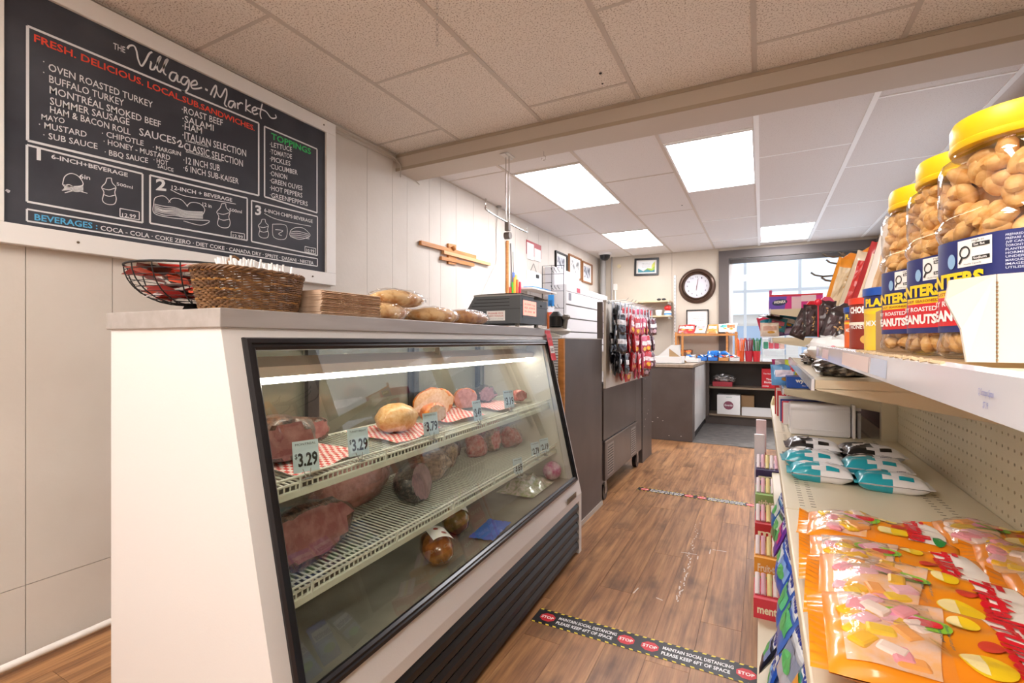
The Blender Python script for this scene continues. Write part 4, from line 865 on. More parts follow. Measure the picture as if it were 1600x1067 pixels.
# framed pictures
def picture(name, label, c, w, h, fm, x=XL, far=False, art=None, fwid=.022, tilt=0):
    t = thing(name, label, 'picture', c, rot=(0, tilt, 0) if far else (tilt, 0, 0))
    def B(u0, u1, d0, d1, v0, v1): return MB().box(u0, u1, -d1, -d0, v0, v1) if far else MB().box(d0, d1, u0, u1, v0, v1)
    ob('frame', (lambda m: m)(MB()), None, t) if 0 else None
    mb = MB()
    for (u0, u1, v0, v1) in ((-w / 2, w / 2, h / 2 - fwid, h / 2), (-w / 2, w / 2, -h / 2, -h / 2 + fwid), (-w / 2, -w / 2 + fwid, -h / 2 + fwid, h / 2 - fwid), (w / 2 - fwid, w / 2, -h / 2 + fwid, h / 2 - fwid)):
        b = B(u0, u1, 0, .025, v0, v1); mb.add(b.v, b.f)
    ob('frame', mb, fm, t); b = B(-w / 2 + fwid, w / 2 - fwid, 0, .008, -h / 2 + fwid, h / 2 - fwid); ob('mat_board', b, C('#ece8e2', .6), t)
    if art: art(t, B, w / 2 - fwid, h / 2 - fwid)
    return t
photo_m = mat('old_photo', '#c9ccd4', .4, col2='#5d626e', nscale=14, contrast=(.45, .6)); photo_m2 = mat('old_photo_b', '#d4d2d0', .4, col2='#6b6f70', nscale=11, contrast=(.5, .65))
def ph(m_, k=.7): return lambda t, B, a, b: ob('photo', B(-a * k, a * k, .008, .0095, -b * k + .02, b * k), m_, t)
for (q0, q1, nm, lbl, fm, pm_) in (((866, 391), (885, 420), 'framed_photo', 'black framed grey photo on left wall, first above the white cabinet', black_pl, photo_m), ((887, 396), (907, 440), 'framed_photo', 'brown framed old photo in the middle above the white cabinet', mat('frame_brown', '#8a5a32', .4), photo_m2), ((908, 407), (924, 448), 'framed_photo', 'brown framed old photo nearest the room corner', MATS['frame_brown'] if 'frame_brown' in MATS else None, photo_m)):
    a = wpl(*q0); b = wpl(*q1); y0, y1 = a.y, b.y; ym = (y0 + y1) / 2
    zt = aty(q0[0], q0[1], y0).z; zb = wpl(q0[0], q1[1] - (8 if q1[1] > 430 else -6)).z
    picture(nm, lbl, (XL, ym, (zt + zb) / 2), y1 - y0 - .02, zt - zb, fm or MATS['frame_brown'], art=ph(pm_))
# corner pole, junction box, dome camera
tag(ob('corner_pipe', MB().cyl((XL + .09, YF - .09, 1.0), (XL + .09, YF - .09, ZC), .045, n=14).cyl((XL + .22, YF - .04, 1.0), (XL + .22, YF - .04, ZC), .012, n=8), C('#a3a09c', .4), smooth=True), 'grey pipe in the far left corner of the room', 'pipe')
tag(ob('junction_box', MB().box(-.03, .03, -.03, 0, -.05, .05, bev=.004).cyl((0, -.015, -.2), (0, -.015, -.05), .012), C('#e9e6e0'), None, loc=(XL + .27, YF, 2.02)), 'small white box on the far wall beside the corner pipe', 'junction box')
dc = thing('security_camera', 'black dome security camera on the ceiling in the far left corner', 'camera', (-2.12, 7.15, ZC))
ob('camera_base', MB().cyl((0, 0, -.035), (0, 0, 0), .10, n=24), C('#e8e6e4'), dc, smooth=True); ob('dome', MB().lathe([(.0, -.12), (.04, -.11), (.07, -.08), (.08, -.035)], 24), black_pl, dc, smooth=True)

# ------------------------------------------------------------------ far wall items
def cert(t, B, a, b):
    ob('certificate', B(-a * .82, a * .82, .008, .0095, -b * .8, b * .8), mat('cert', '#eef0f0', .5), t)
    mb = MB(); fn = lambda u, v: Vector((u, -.0105, v))
    for (pts, c) in (([(-.82, -.2), (-.3, -.62), (.1, -.35), (.5, -.62), (.82, -.4), (.82, -.8), (-.82, -.8)], '#3f8f9c'), ([(-.3, -.62), (.1, -.2), (.5, -.3), (.82, .1), (.82, -.45), (.5, -.62), (.1, -.4)], '#a8c83a'), ([(.55, .3), (.82, .8), (.82, .0), (.5, -.2)], '#d5dc5a')):
        m_ = MB(); m_.add([fn(x * a, y * b) for x, y in pts], [tuple(range(len(pts)))]); ob('printed_shape', m_, C(c, .5), t)
    for k in range(4): letter(mb, 'Certificate of Achievement' if k == 1 else 'awarded to the village market', fn, -a * .45, a * .35, b * (.5 - k * .18), b * .07)
    ob('lettering', mb, C('#4f5a50'), t)
picture('certificate_frame', 'black framed certificate with green swoosh high on the far wall', ((aty(990, 400, YF).x + aty(1031, 436, YF).x) / 2, YF, aty(1011, 417, YF).z), .37, .27, black_pl, far=True, art=cert, fwid=.03, tilt=.03)
def cert2(t, B, a, b):
    mb = MB(); fn = lambda u, v: Vector((u, -.0105, v))
    for k in range(4): letter(mb, ['Business Licence', 'is hereby granted to operate', 'village of', 'signed and dated'][k], fn, -a * .6, a * .6, b * (.4 - k * .25), b * .08)
    ob('lettering', mb, C('#5a5a5a'), t)
picture('certificate_frame', 'thin black framed paper on the far wall below the clock', ((aty(1073, 484, YF).x + aty(1107, 484, YF).x) / 2, YF, aty(1090, 497, YF).z), .31, .25, black_pl, far=True, art=cert2, fwid=.014)
cp = aty(1089, 447, YF); clk = thing('wall_clock', 'round wall clock with wide bronze frame on the far wall', 'clock', cp)
RM = Matrix.Rotation(PI / 2, 4, 'X')
ob('frame', MB().lathe([(.175, 0), (.175, .03), (.19, .045), (.2, .03), (.215, .05), (.235, .045), (.255, .02), (.26, 0)], 48, M=RM), mat('bronze', '#5b463a', .3, .5), clk, smooth=True)
ob('clock_face', disc(MB(), lambda u, v: Vector((u, -.012, v)), 0, 0, .18, .18, 40), C('#d7d5da', .5), clk)
mb = MB()
for k in range(12):
    a = 2 * PI * k / 12; cxk, cyk = .135 * sin(a), .135 * cos(a); letter(mb, ['12', '1', '2', '3', '4', '5', '6', '7', '8', '9', '10', '11'][k], lambda u, v: Vector((u, -.0135, v)), cxk - (.016 if k in (0, 10, 11) else .008), cxk + (.016 if k in (0, 10, 11) else .008), cyk - .012, .026, .01)
ob('numeral', mb, C('#4b4a58'), clk, kind='stuff')
ob('minute_hand', MB().prism([(-.004, 0), (.004, 0), (.022, .11), (.016, .112)], -.017, -.015, 'y'), C('#6b3a34'), clk); ob('hour_hand', MB().prism([(-.005, 0), (.005, 0), (-.004, -.065), (-.010, -.065)], -.0195, -.0175, 'y'), C('#6b3a34'), clk)
# shelves on far wall
def far_shelf(z, x0, x1, label):
    t = thing('wall_shelf', label, 'shelf', ((x0 + x1) / 2, YF, z)); h = (x1 - x0) / 2
    ob('board', MB().box(-h, h, -.28, 0, -.02, 0), C('#cdb894', .5), t); ob('bracket', MB().box(h - .03, h - .015, -.25, 0, -.05, -.02), C('#b9b4ae'), t); ob('bracket', MB().box(-h + .15, -h + .165, -.25, 0, -.05, -.02), C('#b9b4ae'), t)
zs1 = aty(1000, 471, 7.35).z; zs2 = aty(1030, 493, 7.35).z
far_shelf(zs1, -2.2, -1.2, 'upper wooden shelf on the far wall'); far_shelf(zs2, -2.0, -1.2, 'lower wooden shelf on the far wall holding small tubs')
st = thing('slotted_upright', 'white slotted shelf upright on the far wall', 'shelf bracket', (-1.165, YF, .9)); ob('rail', MB().box(-.015, .015, -.02, 0, 0, 1.25), C('#e3e0dc', .4), st)
ob('slot', (lambda m_: [m_.box(-.004, .004, -.0215, -.02, .04 + k * .05, .06 + k * .05) for k in range(24)] and m_)(MB()), C('#6b6662'), st, kind='stuff')
def cup(name, label, c, x, y, z, r, h, col, lid=None, group=None):
    t = thing(name, label, c, (x, y, z), group=group); ob('cup_body', MB().lathe([(r * .8, 0), (r, h), (r * .93, h)], 20), C(col), t, smooth=True)
    if lid: ob('lid', MB().lathe([(r * 1.03, h), (r * 1.03, h * 1.12), (0, h * 1.14)], 20), C(lid), t, smooth=True)
    return t
cup('red_cup', 'left of the two small red cups on the lower far shelf', 'cup', -1.56, 7.42, zs2, .03, .08, '#b83a34'); cup('red_cup', 'right of the two small red cups on the lower far shelf', 'cup', -1.49, 7.42, zs2, .03, .08, '#b83a34')
cup('white_tub', 'white tub on the lower far shelf between the red cups and red ball jar', 'tub', -1.37, 7.42, zs2, .05, .075, '#f2f0ee', '#f8f8f8')
j = thing('candy_dispenser', 'blue and white jar with round red top on the lower far shelf', 'jar', (-1.24, 7.42, zs2)); ob('jar_body', MB().lathe([(.05, 0), (.052, .05), (.04, .07)], 20), C('#e4eef6', .3), j, smooth=True); ob('band', MB().lathe([(.053, .012), (.054, .035)], 20), C('#3f8ac8'), j); ob('red_top', MB().ball((0, 0, .11), (.055, .055, .045), 16, 10), C('#cf2f28', .3), j, smooth=True)
for k in range(2): cup('yellow_bottle', ['left yellow topped bottle seen over the hanging candy', 'right yellow topped bottle seen over the hanging candy'][k], 'bottle', -2.05 + k * .1, 7.42, zs2, .03, .1, '#e9e2d0', '#e9c030')
cup('pink_carton', 'pinkish carton seen just above the hanging candy', 'carton', -1.78, 7.42, zs2, .035, .09, '#e0a890')
sgl = thing('sunglasses', 'dark sunglasses lying on the upper far shelf', 'sunglasses', (-1.33, 7.40, zs1 + .003))
for sx in (-1, 1): ob('lens', MB().ball((sx * .035, 0, .02), (.03, .006, .018), 12, 8), black_pl, sgl, smooth=True); ob('temple_arm', MB().cyl((sx * .065, 0, .025), (sx * .06, .1, .002), .003, n=6), black_pl, sgl)
ob('bridge', MB().cyl((-.012, 0, .028), (.012, 0, .028), .003, n=6), black_pl, sgl)
tag(ob('wall_thermostat', MB().cyl((0, -.02, 0), (0, 0, 0), .03, n=20), C('#d8c9a4'), None, loc=(-2.02, YF, 2.35), smooth=True), 'small round beige fitting high on the far wall', 'thermostat')

# ------------------------------------------------------------------ brown partition, slicer, fridge cart and hanging candy
bp = thing('brown_partition', 'brown laminate partition panel with wood edge behind the meat case', 'partition', (-1.0, 2.56, 0))
ob('panel', MB().box(-.03, 0, .02, .74, 0, 1.165), brown_lam, bp); ob('wood_edge', MB().box(-.034, .001, 0, .02, 0, 1.165), oak_edge, bp); ob('top_trim', MB().box(-.03, .001, .02, .74, 1.165, 1.17), C('#a89e94'), bp)
ob('floor_trim', MB().box(0, .006, .02, .74, 0, .03), C('#b5aca0'), bp)
wt = thing('work_table', 'low white work table behind the brown partition carrying the slicer', 'table', (-1.35, 2.95, 0))
ob('table_top', MB().box(-.3, .3, -.30, .35, .78, .82), C('#b9b5b0', .3), wt)
for sx in (-.28, .28):
    for sy in (-.27, .32): ob('leg', MB().box(sx - .02, sx + .02, sy - .02, sy + .02, 0, .78), C('#a9a5a0', .4), wt)
sl = thing('meat_slicer', 'white meat slicer with ribbed plate behind the meat case', 'slicer', (-1.18, 2.80, .82))
ob('slicer_base', MB().box(-.22, .12, -.14, .16, .0, .07, bev=.02), C('#c9c7c4', .35), sl, smooth=True)
ob('blade_guard', MB().cyl((-.04, .06, .24), (0, .06, .24), .17, n=40).cyl((-.10, .06, .24), (-.04, .06, .24), .08, .14, n=30), C('#d7d5d0', .25, metal=.3), sl, smooth=True)
rp = ob('gauge_plate', MB().box(-.10, .11, -.118, -.10, .08, .36, bev=.004), C('#f6f5f2', .3), sl)
ob('rib', (lambda m_: [m_.box(-.098, .108, -.122, -.118, .095 + k * .0165, .100 + k * .0165) for k in range(16)] and m_)(MB()), C('#7a7876', .35), rp, kind='stuff')
ob('plate_cap', MB().prism([(-.1, .36), (-.04, .385), (.04, .388), (.11, .365), (.11, .36)], -.12, -.08, 'y'), C('#cfcac0', .3), sl)
ob('motor_cover', MB().ball((.03, .0, .395), (.10, .08, .03), 18, 10), C('#cfcac2', .4), sl, smooth=True)
ob('food_pusher', MB().lathe([(.0, 0), (.05, .01), (.05, .07), (.02, .10), (0, .10)], 24, (.045, -.02, .415)), black_pl, sl, smooth=True)
ob('pusher_arm', MB().cyl((.10, -.02, .40), (.11, -.02, .47), .014, n=12).ball((.11, -.02, .48), (.028, .028, .02)), C('#7a766f', .4), sl, smooth=True)
ct = thing('fridge_cart', 'brown steel undercounter fridge on casters with vent grilles', 'fridge', (-1.0, 3.32, 0))
bs = mat('brown_steel', '#5a504c', .35, .25, col2='#655b56', nscale=3)
ob('cabinet_body', MB().box(-.6, -.012, .01, 1.25, .13, .86), bs, ct); ob('upper_door', MB().box(-.012, 0, .02, .98, .44, .85, bev=.002), bs, ct); ob('side_door', MB().box(-.012, 0, .985, 1.24, .14, .85, bev=.002), bs, ct)
ob('machine_cover', MB().box(-.012, .006, .04, 1.0, .15, .425, bev=.002), bs, ct); ob('cover_lip', MB().box(0, .009, .03, 1.02, .425, .435), C('#8d847e', .3, metal=.6), ct)
for y0 in (.09, .80):
    gm = ob('vent_grille', MB().box(.006, .0075, y0, y0 + .17, .17, .40), C('#8b827b', .4), ct)
    s_ = MB()
    for r in range(11):
        for c_ in range(7): s_.box(.0075, .0082, y0 + .012 + c_ * .0215, y0 + .026 + c_ * .0215, .185 + r * .019, .192 + r * .019)
    ob('vent_slot', s_, black_mt, gm, kind='stuff')
for y0, x0 in ((.10, -.03), (1.12, -.03), (.10, -.5), (1.12, -.5)):
    w = ob('caster', MB().cyl((x0 - .018, y0, .06), (x0 + .018, y0, .06), .06, n=28), black_pl, ct, smooth=True); ob('caster_fork', MB().box(x0 - .024, x0 + .024, y0 - .03, y0 + .01, .10, .135).box(x0 + .019, x0 + .024, y0 - .02, y0 + .012, .05, .11), steel, w); ob('caster_hub', MB().cyl((x0 + .018, y0, .06), (x0 + .022, y0, .06), .018, n=14), steel, w)
pn = thing('brown_post', 'brown laminate end post beyond the fridge cart with small scuffs', 'post', (-1.0, 4.60, 0))
ob('panel', MB().box(-.04, 0, 0, .42, 0, 1.12), brown_lam, pn)
for k in range(9): ob('scuff', MB().ball((.001, .06 + .3 * random.random(), .2 + .75 * random.random()), (.001, .012, .006), 6, 4), C('#b9afa8'), pn)
up = thing('display_upright', 'tall brown board at the near side of the candy pegboard', 'board', (-1.04, 3.30, 0)); ob('panel', MB().box(.004, .038, .002, .03, 1.17, 1.43), brown_lam, up); 
pg = thing('candy_pegboard', 'cream slatted board hung with snack bags over the fridge cart', 'pegboard', (-1.0, 3.335, .815))
ob('board', MB().box(0, .018, 0, 1.24, 0, .62), C('#d8d0c6', .5), pg)
for zz in (.62,): ob('top_rail', MB().box(-.004, .022, 0, 1.24, .615, .63), C('#c9c2b8'), pg)
def pillow_fn(w, h, t, seed, cr=.12, ex=4):
    def f(u, v, side=1):
        a = min(1, abs(2 * u / w)); b = min(1, abs(2 * v / h)); e = (1 - a ** ex) * (1 - b ** ex)
        n_ = noise.noise(Vector((u / w * 5 + seed, v / h * 6, seed * 1.7))) * cr * t * (.4 + e)
        return Vector((u, v, side * (t * e ** .6 if e > 0 else 0) + n_ + (.0006 * side)))
    return f
def pillow(w, h, t, seed, m, nu=12, nv=12, cr=.12, nm='bag_body', crimp=.0):
    f = pillow_fn(w, h, t, seed, cr); mb = MB()
    mb.grid(lambda a, b: f((a - .5) * w, (b - .5) * h, 1), nu, nv).grid(lambda a, b: f((a - .5) * w, (b - .5) * h, -1), nu, nv)
    return mb.mesh(nm, m, True), f
rb = [('#1d1a20', '#e8e6ea', '#3b3340'), ('#c01f2a', '#f3d9dc', '#f0b02a'), ('#d04a6a', '#f4eeee', '#e8b840'), ('#5a1f2a', '#efe6e6', '#c9a0a8')]
protos = []
for k, (c0, c1, c2) in enumerate(rb):
    t = thing('snack_bag', 'x', 'candy bag', (0, 0, 0)); me, f = pillow(.10, .15, .012, k + 2, C(c0, .25, coat=.6), cr=.5); ob('bag_body', me, None, t)
    ob('header', MB().box(-.045, .045, .06, .078, -.001, .001), C(c1), t); ob('printed_band', patch(MB(), lambda u, v: f(u, v) + Vector((0, 0, .0012)), -.045, .045, -.005, .03, 8, 4), C(c1, .3), t)
    ob('printed_spot', disc(MB(), lambda u, v: f(u, v) + Vector((0, 0, .0014)), 0, -.035, .03, .018), C(c2, .3), t); protos.append(t)
names_ = ['black and white snack bags hanging at the near side of the pegboard', 'red candy bags hanging in the middle of the pegboard', 'pink and yellow candy bags hanging on the pegboard', 'dark red candy bags hanging at the far side of the pegboard']
cols_ = [(0, 3.40), (0, 3.54), (1, 3.64), (1, 3.74), (1, 3.88), (2, 4.02), (2, 4.16), (1, 4.27), (3, 4.40), (3, 4.51)]
first = {0, 1, 2, 3}
for ci, (k, y) in enumerate(cols_):
    hk = thing('peg_hook', 'metal peg hook holding hanging candy strips', 'hook', (-.982, y, 1.44), group='peg hooks on the cream board'); ob('prong', MB().tube([(0, 0, 0), (.13, 0, .004), (.145, 0, .02)], .0028, 6), steel, hk); ob('back_plate', MB().box(-.001, .004, -.012, .012, -.02, .012), steel, hk); ob('clip_strip', MB().box(.03, .032, -.022, .022, -.50, -.004), C('#c9ccd2', .3), hk); ob('clip_strip', MB().box(.085, .087, -.02, .02, -.46, -.006), C('#aeb2ba', .3), hk)
    for r in range(7 if k else 6):
        for dpt in range(2 if r in (1, 3, 5) else 1):
            src = protos[k]; loc = (-.945 + .05 * dpt + random.uniform(-.012, .02), y + random.uniform(-.015, .015), 1.355 - r * .072 - random.random() * .02)
            rot = (PI / 2 + random.uniform(-.1, .1), random.uniform(-.12, .12), PI / 2 + random.uniform(-.5, .5))
            if k in first: src.location = loc; src.rotation_euler = rot; first.discard(k); src['label'] = names_[k][:-0 or None].replace('bags hanging', 'bag hanging'); src['group'] = names_[k]
            else: dup(src, loc, rot=rot)

# ------------------------------------------------------------------ checkout counter
co = thing('checkout_counter', 'brown L shaped checkout counter with wood look top', 'counter', (-.70, 5.8, 0))
topm = mat('counter_top', '#9c8b78', .4, col2='#8a7966', nscale=5, nstretch=(6, 1, 1))
ob('end_panel', MB().box(-.50, 0, 0, .02, 0, .85), brown_lam, co); ob('side_panel', MB().box(-.02, 0, .02, .24, 0, .85), brown_lam, co)
ob('white_panel', MB().box(-.015, .004, .22, 1.42, .09, .845), mat('milky_panel', '#c9c5c1', .25, col2='#d8d6d4', nscale=2), co); ob('toe_kick', MB().box(-.03, -.01, .22, 1.42, 0, .09), black_mt, co)
ob('countertop', MB().box(-.52, .012, -.015, 1.42, .85, .885, bev=.004), topm, co)
ob('return_top', MB().box(-.52, 1.05, 1.42, 1.78, .85, .885, bev=.004), topm, co)
ob('shelf_side', MB().box(.0, .05, 1.42, 1.45, .1, .85).box(.0, .03, 1.45, 1.78, .1, .85), brown_lam, co); ob('shelf_back', MB().box(.03, 1.04, 1.76, 1.78, 0, .85), C('#2d2825'), co)
ob('shelf_board', MB().box(.03, 1.04, 1.42, 1.76, .50, .525), C('#84735f'), co); ob('bottom_board', MB().box(.03, 1.04, 1.42, 1.76, .12, .145), C('#84735f'), co); ob('shelf_side', MB().box(1.02, 1.05, 1.42, 1.78, 0, .85), brown_lam, co)
ob('shelf_kick', MB().box(.0, 1.02, 1.46, 1.48, 0, .12), brown_lam, co)
for k in range(5): ob('scuff', MB().ball((-.45 + .4 * random.random(), -.001, .04 + .25 * random.random()), (.008, .001, .004), 6, 4), C('#b9afa8'), co)
# in the shelves (world coords)
def carton(name, label, x0, x1, y0, y1, z0, h, col, texts=(), lid=None, cat='box'):
    t = thing(name, label, cat, ((x0 + x1) / 2, y0, z0)); w = (x1 - x0) / 2; ob('carton_body', MB().box(-w, w, 0, y1 - y0, 0, h, bev=.003), C(col, .5), t)
    if lid: ob('flap', MB().box(-w - .003, w + .003, -.003, y1 - y0 + .003, h, h + .012), C(lid, .5), t)
    for (s_, u0, u1, v, hh, c_) in texts: ob('lettering', letter(MB(), s_, lambda u, v_: Vector((u, -.0015, v_)), u0 * w, u1 * w, v * h, hh * h, .02), C(c_), t)
    return t
carton('red_carton', 'red coffee carton on the upper counter shelf', .0, .21, 7.24, 7.5, .5255, .26, '#c8202c', [('Tim Hortons', -.8, .4, .72, .07, '#f4e8e8'), ('Tim', -.5, .1, .42, .10, '#ffffff'), ('Hortons', -.7, .4, .26, .12, '#ffffff'), ('COFFEE', -.9, -.2, .08, .06, '#ffffff')])
t = carton('white_carton', 'white carton with round purple emblem on the bottom counter shelf', -.55, -.26, 7.24, 7.5, .1455, .265, '#eceae8', [('HEADQUARTERS', -.2, .3, .88, .04, '#6a9a90')])
ob('emblem', disc(MB(), lambda u, v: Vector((u, -.0012, v)), .0, .125, .062, .058, 28), C('#8a4a5c'), t); ob('emblem_lettering', letter(MB(), 'Kawartha', lambda u, v: Vector((u, -.0022, v)), -.05, .05, .115, .028, .02, .3), paper_w, t)
carton('brown_carton', 'brown carton right of the white emblem carton, behind the white tray', -.25, -.09, 7.36, 7.52, .1455, .26, '#9a7a55')
t = carton('red_case', 'red case under crumpled silver foil on the upper counter shelf', -.61, -.36, 7.26, 7.5, .5255, .065, '#a8303c')
tag(ob('foil_bag', blob((.15, .11, .065), 41, .22, n=20, m=12, fs=4, flat=.5)[0], mat('silver_foil', '#b8b4b2', .25, .7, col2='#8a8684', nscale=12), None, loc=(-.47, 7.37, .624), smooth=False), 'crumpled silver bag on the red case on counter shelf', 'bag')
tag(ob('white_shelf_tray', MB().box(-.24, .13, 7.235, 7.345, .1455, .165).box(-.24, .13, 7.235, 7.243, .165, .25).box(-.24, -.232, 7.243, 7.345, .165, .25).box(.122, .13, 7.243, 7.345, .165, .25).box(-.232, .122, 7.337, 7.345, .165, .25), C('#dcdad8')), 'white metal tray on the bottom counter shelf', 'tray')
# items on the counter top
CT = .8855
def tray(name, label, x, y, w, d, h, z=CT, col='#e6e3e0'):
    t = thing(name, label, 'tray', (x, y, z)); ob('tray_body', MB().box(-w / 2, w / 2, -d / 2, -d / 2 + .006, 0, h).box(-w / 2, w / 2, d / 2 - .006, d / 2, 0, h).box(-w / 2, -w / 2 + .006, -d / 2 + .006, d / 2 - .006, 0, h).box(w / 2 - .006, w / 2, -d / 2 + .006, d / 2 - .006, 0, h).box(-w / 2, w / 2, -d / 2, d / 2, 0, .006), C(col), t); return t
tray('white_drawer_tray', 'large white tray at the near end of the checkout counter', -1.0, 6.1, .32, .30, .085)
tray('white_drawer_tray', 'smaller white tray right of the large one on the checkout counter', -.80, 6.5, .20, .3, .045)
tag(ob('cardboard_wedge', MB().prism([(0, 0), (.22, 0), (.0, .17)], 0, .006, 'y'), card, None, loc=(-1.02, 6.2, CT + .0065)), 'cardboard triangle standing in the white tray', 'cardboard')
bkt = thing('paper_holder', 'white sloping card machine stand behind the white tray', 'stand', (-1.18, 6.35, CT)); ob('stand', MB().prism([(0, 0), (.26, 0), (.26, .22), (.16, .22), (0, .08)], 0, .01, 'y').prism([(0, 0), (.26, 0), (.26, .22), (.16, .22), (0, .08)], .1, .11, 'y').box(.16, .26, .01, .1, .21, .22), C('#dcdad6'), bkt); ob('roll', MB().cyl((.08, .02, .06), (.08, .09, .06), .045, n=20), black_mt, bkt, smooth=True)
# wooden rack with snack bags
wkx0, wkx1 = -1.12, -.30
wrk = thing('wooden_rack', 'light wooden two tier rack on the checkout counter', 'rack', ((wkx0 + wkx1) / 2, 7.30, CT)); hw = (wkx1 - wkx0) / 2
for sx in (-hw, hw - .03, -hw + .09, hw - .14):
    for sy in ((0,) if abs(sx + hw - .09) < .001 or abs(sx - hw + .14) < .001 else (0, .24)): ob('post', MB().box(sx, sx + .028, sy, sy + .028, 0, .40), wood, wrk)
ob('shelf_board', MB().box(-hw, hw, 0, .27, .355, .37), wood, wrk); ob('shelf_board', MB().box(-hw, hw, .01, .27, .04, .055), wood, wrk)
ob('rail', MB().box(-hw, hw, -.006, 0, .345, .375), wood, wrk)
tz = CT + .371
def flopbag(label, x, y, z, w, h, t_, col, c2, rot, name='snack_bag', cat='snack bag', seed=3):
    t = thing(name, label, cat, (x, y, z), rot=rot); me, f = pillow(w, h, t_, seed, C(col, .3, coat=.5), cr=.4); ob('bag_body', me, None, t)
    ob('printed_panel', patch(MB(), lambda u, v: f(u, v) + Vector((0, 0, .002)), -w * .36, w * .36, -h * .12, h * .2, 8, 6), C(c2, .3), t); ob('printed_spot', disc(MB(), lambda u, v: f(u, v) + Vector((0, 0, .0022)), w * .05, -h * .24, w * .2, h * .09), C('#d8a040', .3), t); return t
for k, (x, col, c2, lbl) in enumerate([(-1.02, '#a84838', '#f0e0d0', 'red and cream snack bag in the left corner of the wooden rack'), (-.93, '#c8302c', '#e8e8e8', 'red snack bag in front on the wooden rack top'), (-.78, '#e8dcd4', '#e6b0b0', 'white snack bag lying in the middle of the wooden rack top'),
      (-.62, '#d89048', '#f4e8d8', 'orange tan snack bag on the wooden rack top'), (-.47, '#eceae4', '#58b0a8', 'white and teal snack bag at right on the wooden rack top'), (-.38, '#e9d8c8', '#e07040', 'cream and orange snack bag at the right end of the wooden rack top')]):
    flopbag(lbl, x, 7.42, tz + .075 + (.01 if k > 3 else 0), .145, .20, .022, col, c2, (.62 + .1 * (k % 2), 0, .15 * sin(k * 2)), seed=k + 5)
for k, x in enumerate((-1.03, -.94)): flopbag(['left', 'right'][k] + ' brown nut bag on the lower tier of the wooden rack', x, 7.36, CT + .10, .11, .12, .025, '#6a4a38', '#d06a2a', (.8, 0, 0), seed=k + 20)
# candy boxes on counter
for k in range(5):
    t = thing('candy_tray', ['white candy tray with clear packets on the counter near the wooden rack', 'blue candy tray with white wrappers on the counter', 'second blue candy tray with white wrappers on the counter', 'orange tan candy tray on the counter', 'white and silver tray of small packs on the counter'][k], 'candy box', (-.86 + k * .135, 7.10 if k else 6.95, CT))
    c_ = ['#e6e0dc', '#3a78c8', '#2e70c4', '#c98a50', '#dcd8d4'][k]; ob('tray_body', MB().box(-.06, .06, -.06, -.055, 0, .05).box(-.06, .06, .055, .06, 0, .08).box(-.06, -.055, -.055, .055, 0, .06).box(.055, .06, -.055, .055, 0, .06).box(-.06, .06, -.06, .06, 0, .004), C(c_), t)
    for q in range(6): ob('packet', sachet_mesh(.05, .06, .008, C(['#e8e4e4', '#2f7fd0', '#dfeaf6', '#3a8fd8', '#c04038', '#f0f0f2'][(q + k) % 6], .25), 'packet'), None, t, loc=(-.035 + q % 3 * .035, -.02 + q // 3 * .045, .055 + .012 * (q % 2)), rot=(.5, .2 * sin(q), q))
for k, (x, y) in enumerate(((-.62, 7.38), (-.52, 7.40), (-.44, 7.36), (-.57, 7.30))):
    t = thing('candy_bag', ['blue candy bag heap nearest the middle post of the wooden rack', 'blue candy bag under the wooden rack, centre', 'blue candy bag under the wooden rack, right side', 'blue candy bag in front under the wooden rack'][k], 'candy bag', (x, y - .12, CT + .085), rot=(.6, 0, k)); me, f = pillow(.12, .13, .03, k + 40, C('#2f7fd0', .25, coat=.5), cr=.6); ob('bag_body', me, None, t); ob('printed_panel', disc(MB(), lambda u, v: f(u, v) + Vector((0, 0, .002)), 0, 0, .035, .025), C('#dfeefa', .3), t)
for k, (x, c_, lbl, c2) in enumerate([(-.25, '#d8592c', 'orange candy sticks in a tub at the window end of the counter', '#e8703a'), (-.15, '#b8283a', 'dark red candy sticks in a tub on the counter', '#8a3a4a'), (-.06, '#c82c34', 'green and red candy sticks in a tub on the counter', '#2f7a4a')]):
    t = thing('candy_stick_tub', lbl, 'candy tub', (x, 7.12, CT)); ob('tub', MB().lathe([(.04, 0), (.05, .14), (.046, .14), (.038, .01)], 20), C(c_, .3), t, smooth=True)
    for q in range(22): a = q * 2.4; r = .012 + .022 * (q % 3) / 2; ob('candy_stick', MB().cyl((r * cos(a), r * sin(a), .06), (r * 1.7 * cos(a), r * 1.7 * sin(a), .27 + .02 * (q % 3)), .0048, n=6), C(c2 if q % 3 else '#efe6e6', .4), t)
t = thing('glass_display_rack', 'small white rack with packaged goods at the window end of the counter', 'rack', (.13, 7.12, CT))
for z in (.0, .16, .30): ob('shelf_board', MB().box(-.12, .14, 0, .22, z, z + .01), C('#e6e6ea', .3), t)
ob('side', MB().box(-.13, -.12, 0, .22, 0, .42), glass('acrylic', '#eef4f8', opac=.1), t); ob('side', MB().box(.14, .15, 0, .22, 0, .42), glass('acrylic'), t)
for k in range(4): tag(ob('packaged_cookies', MB().box(-.028, .028, 0, .12, 0, .09, bev=.008), C(['#3f8a6a', '#c8505a', '#b84858', '#d8b0a0'][k]), None, loc=(.05 + k * .062, 7.15, CT + .1705)), ['green pack of cookies in the white rack by the window', 'pink red pack beside the green one in the white rack', 'dark pink pack in the white rack by the window', 'beige pack at the right of the white rack'][k], 'package')
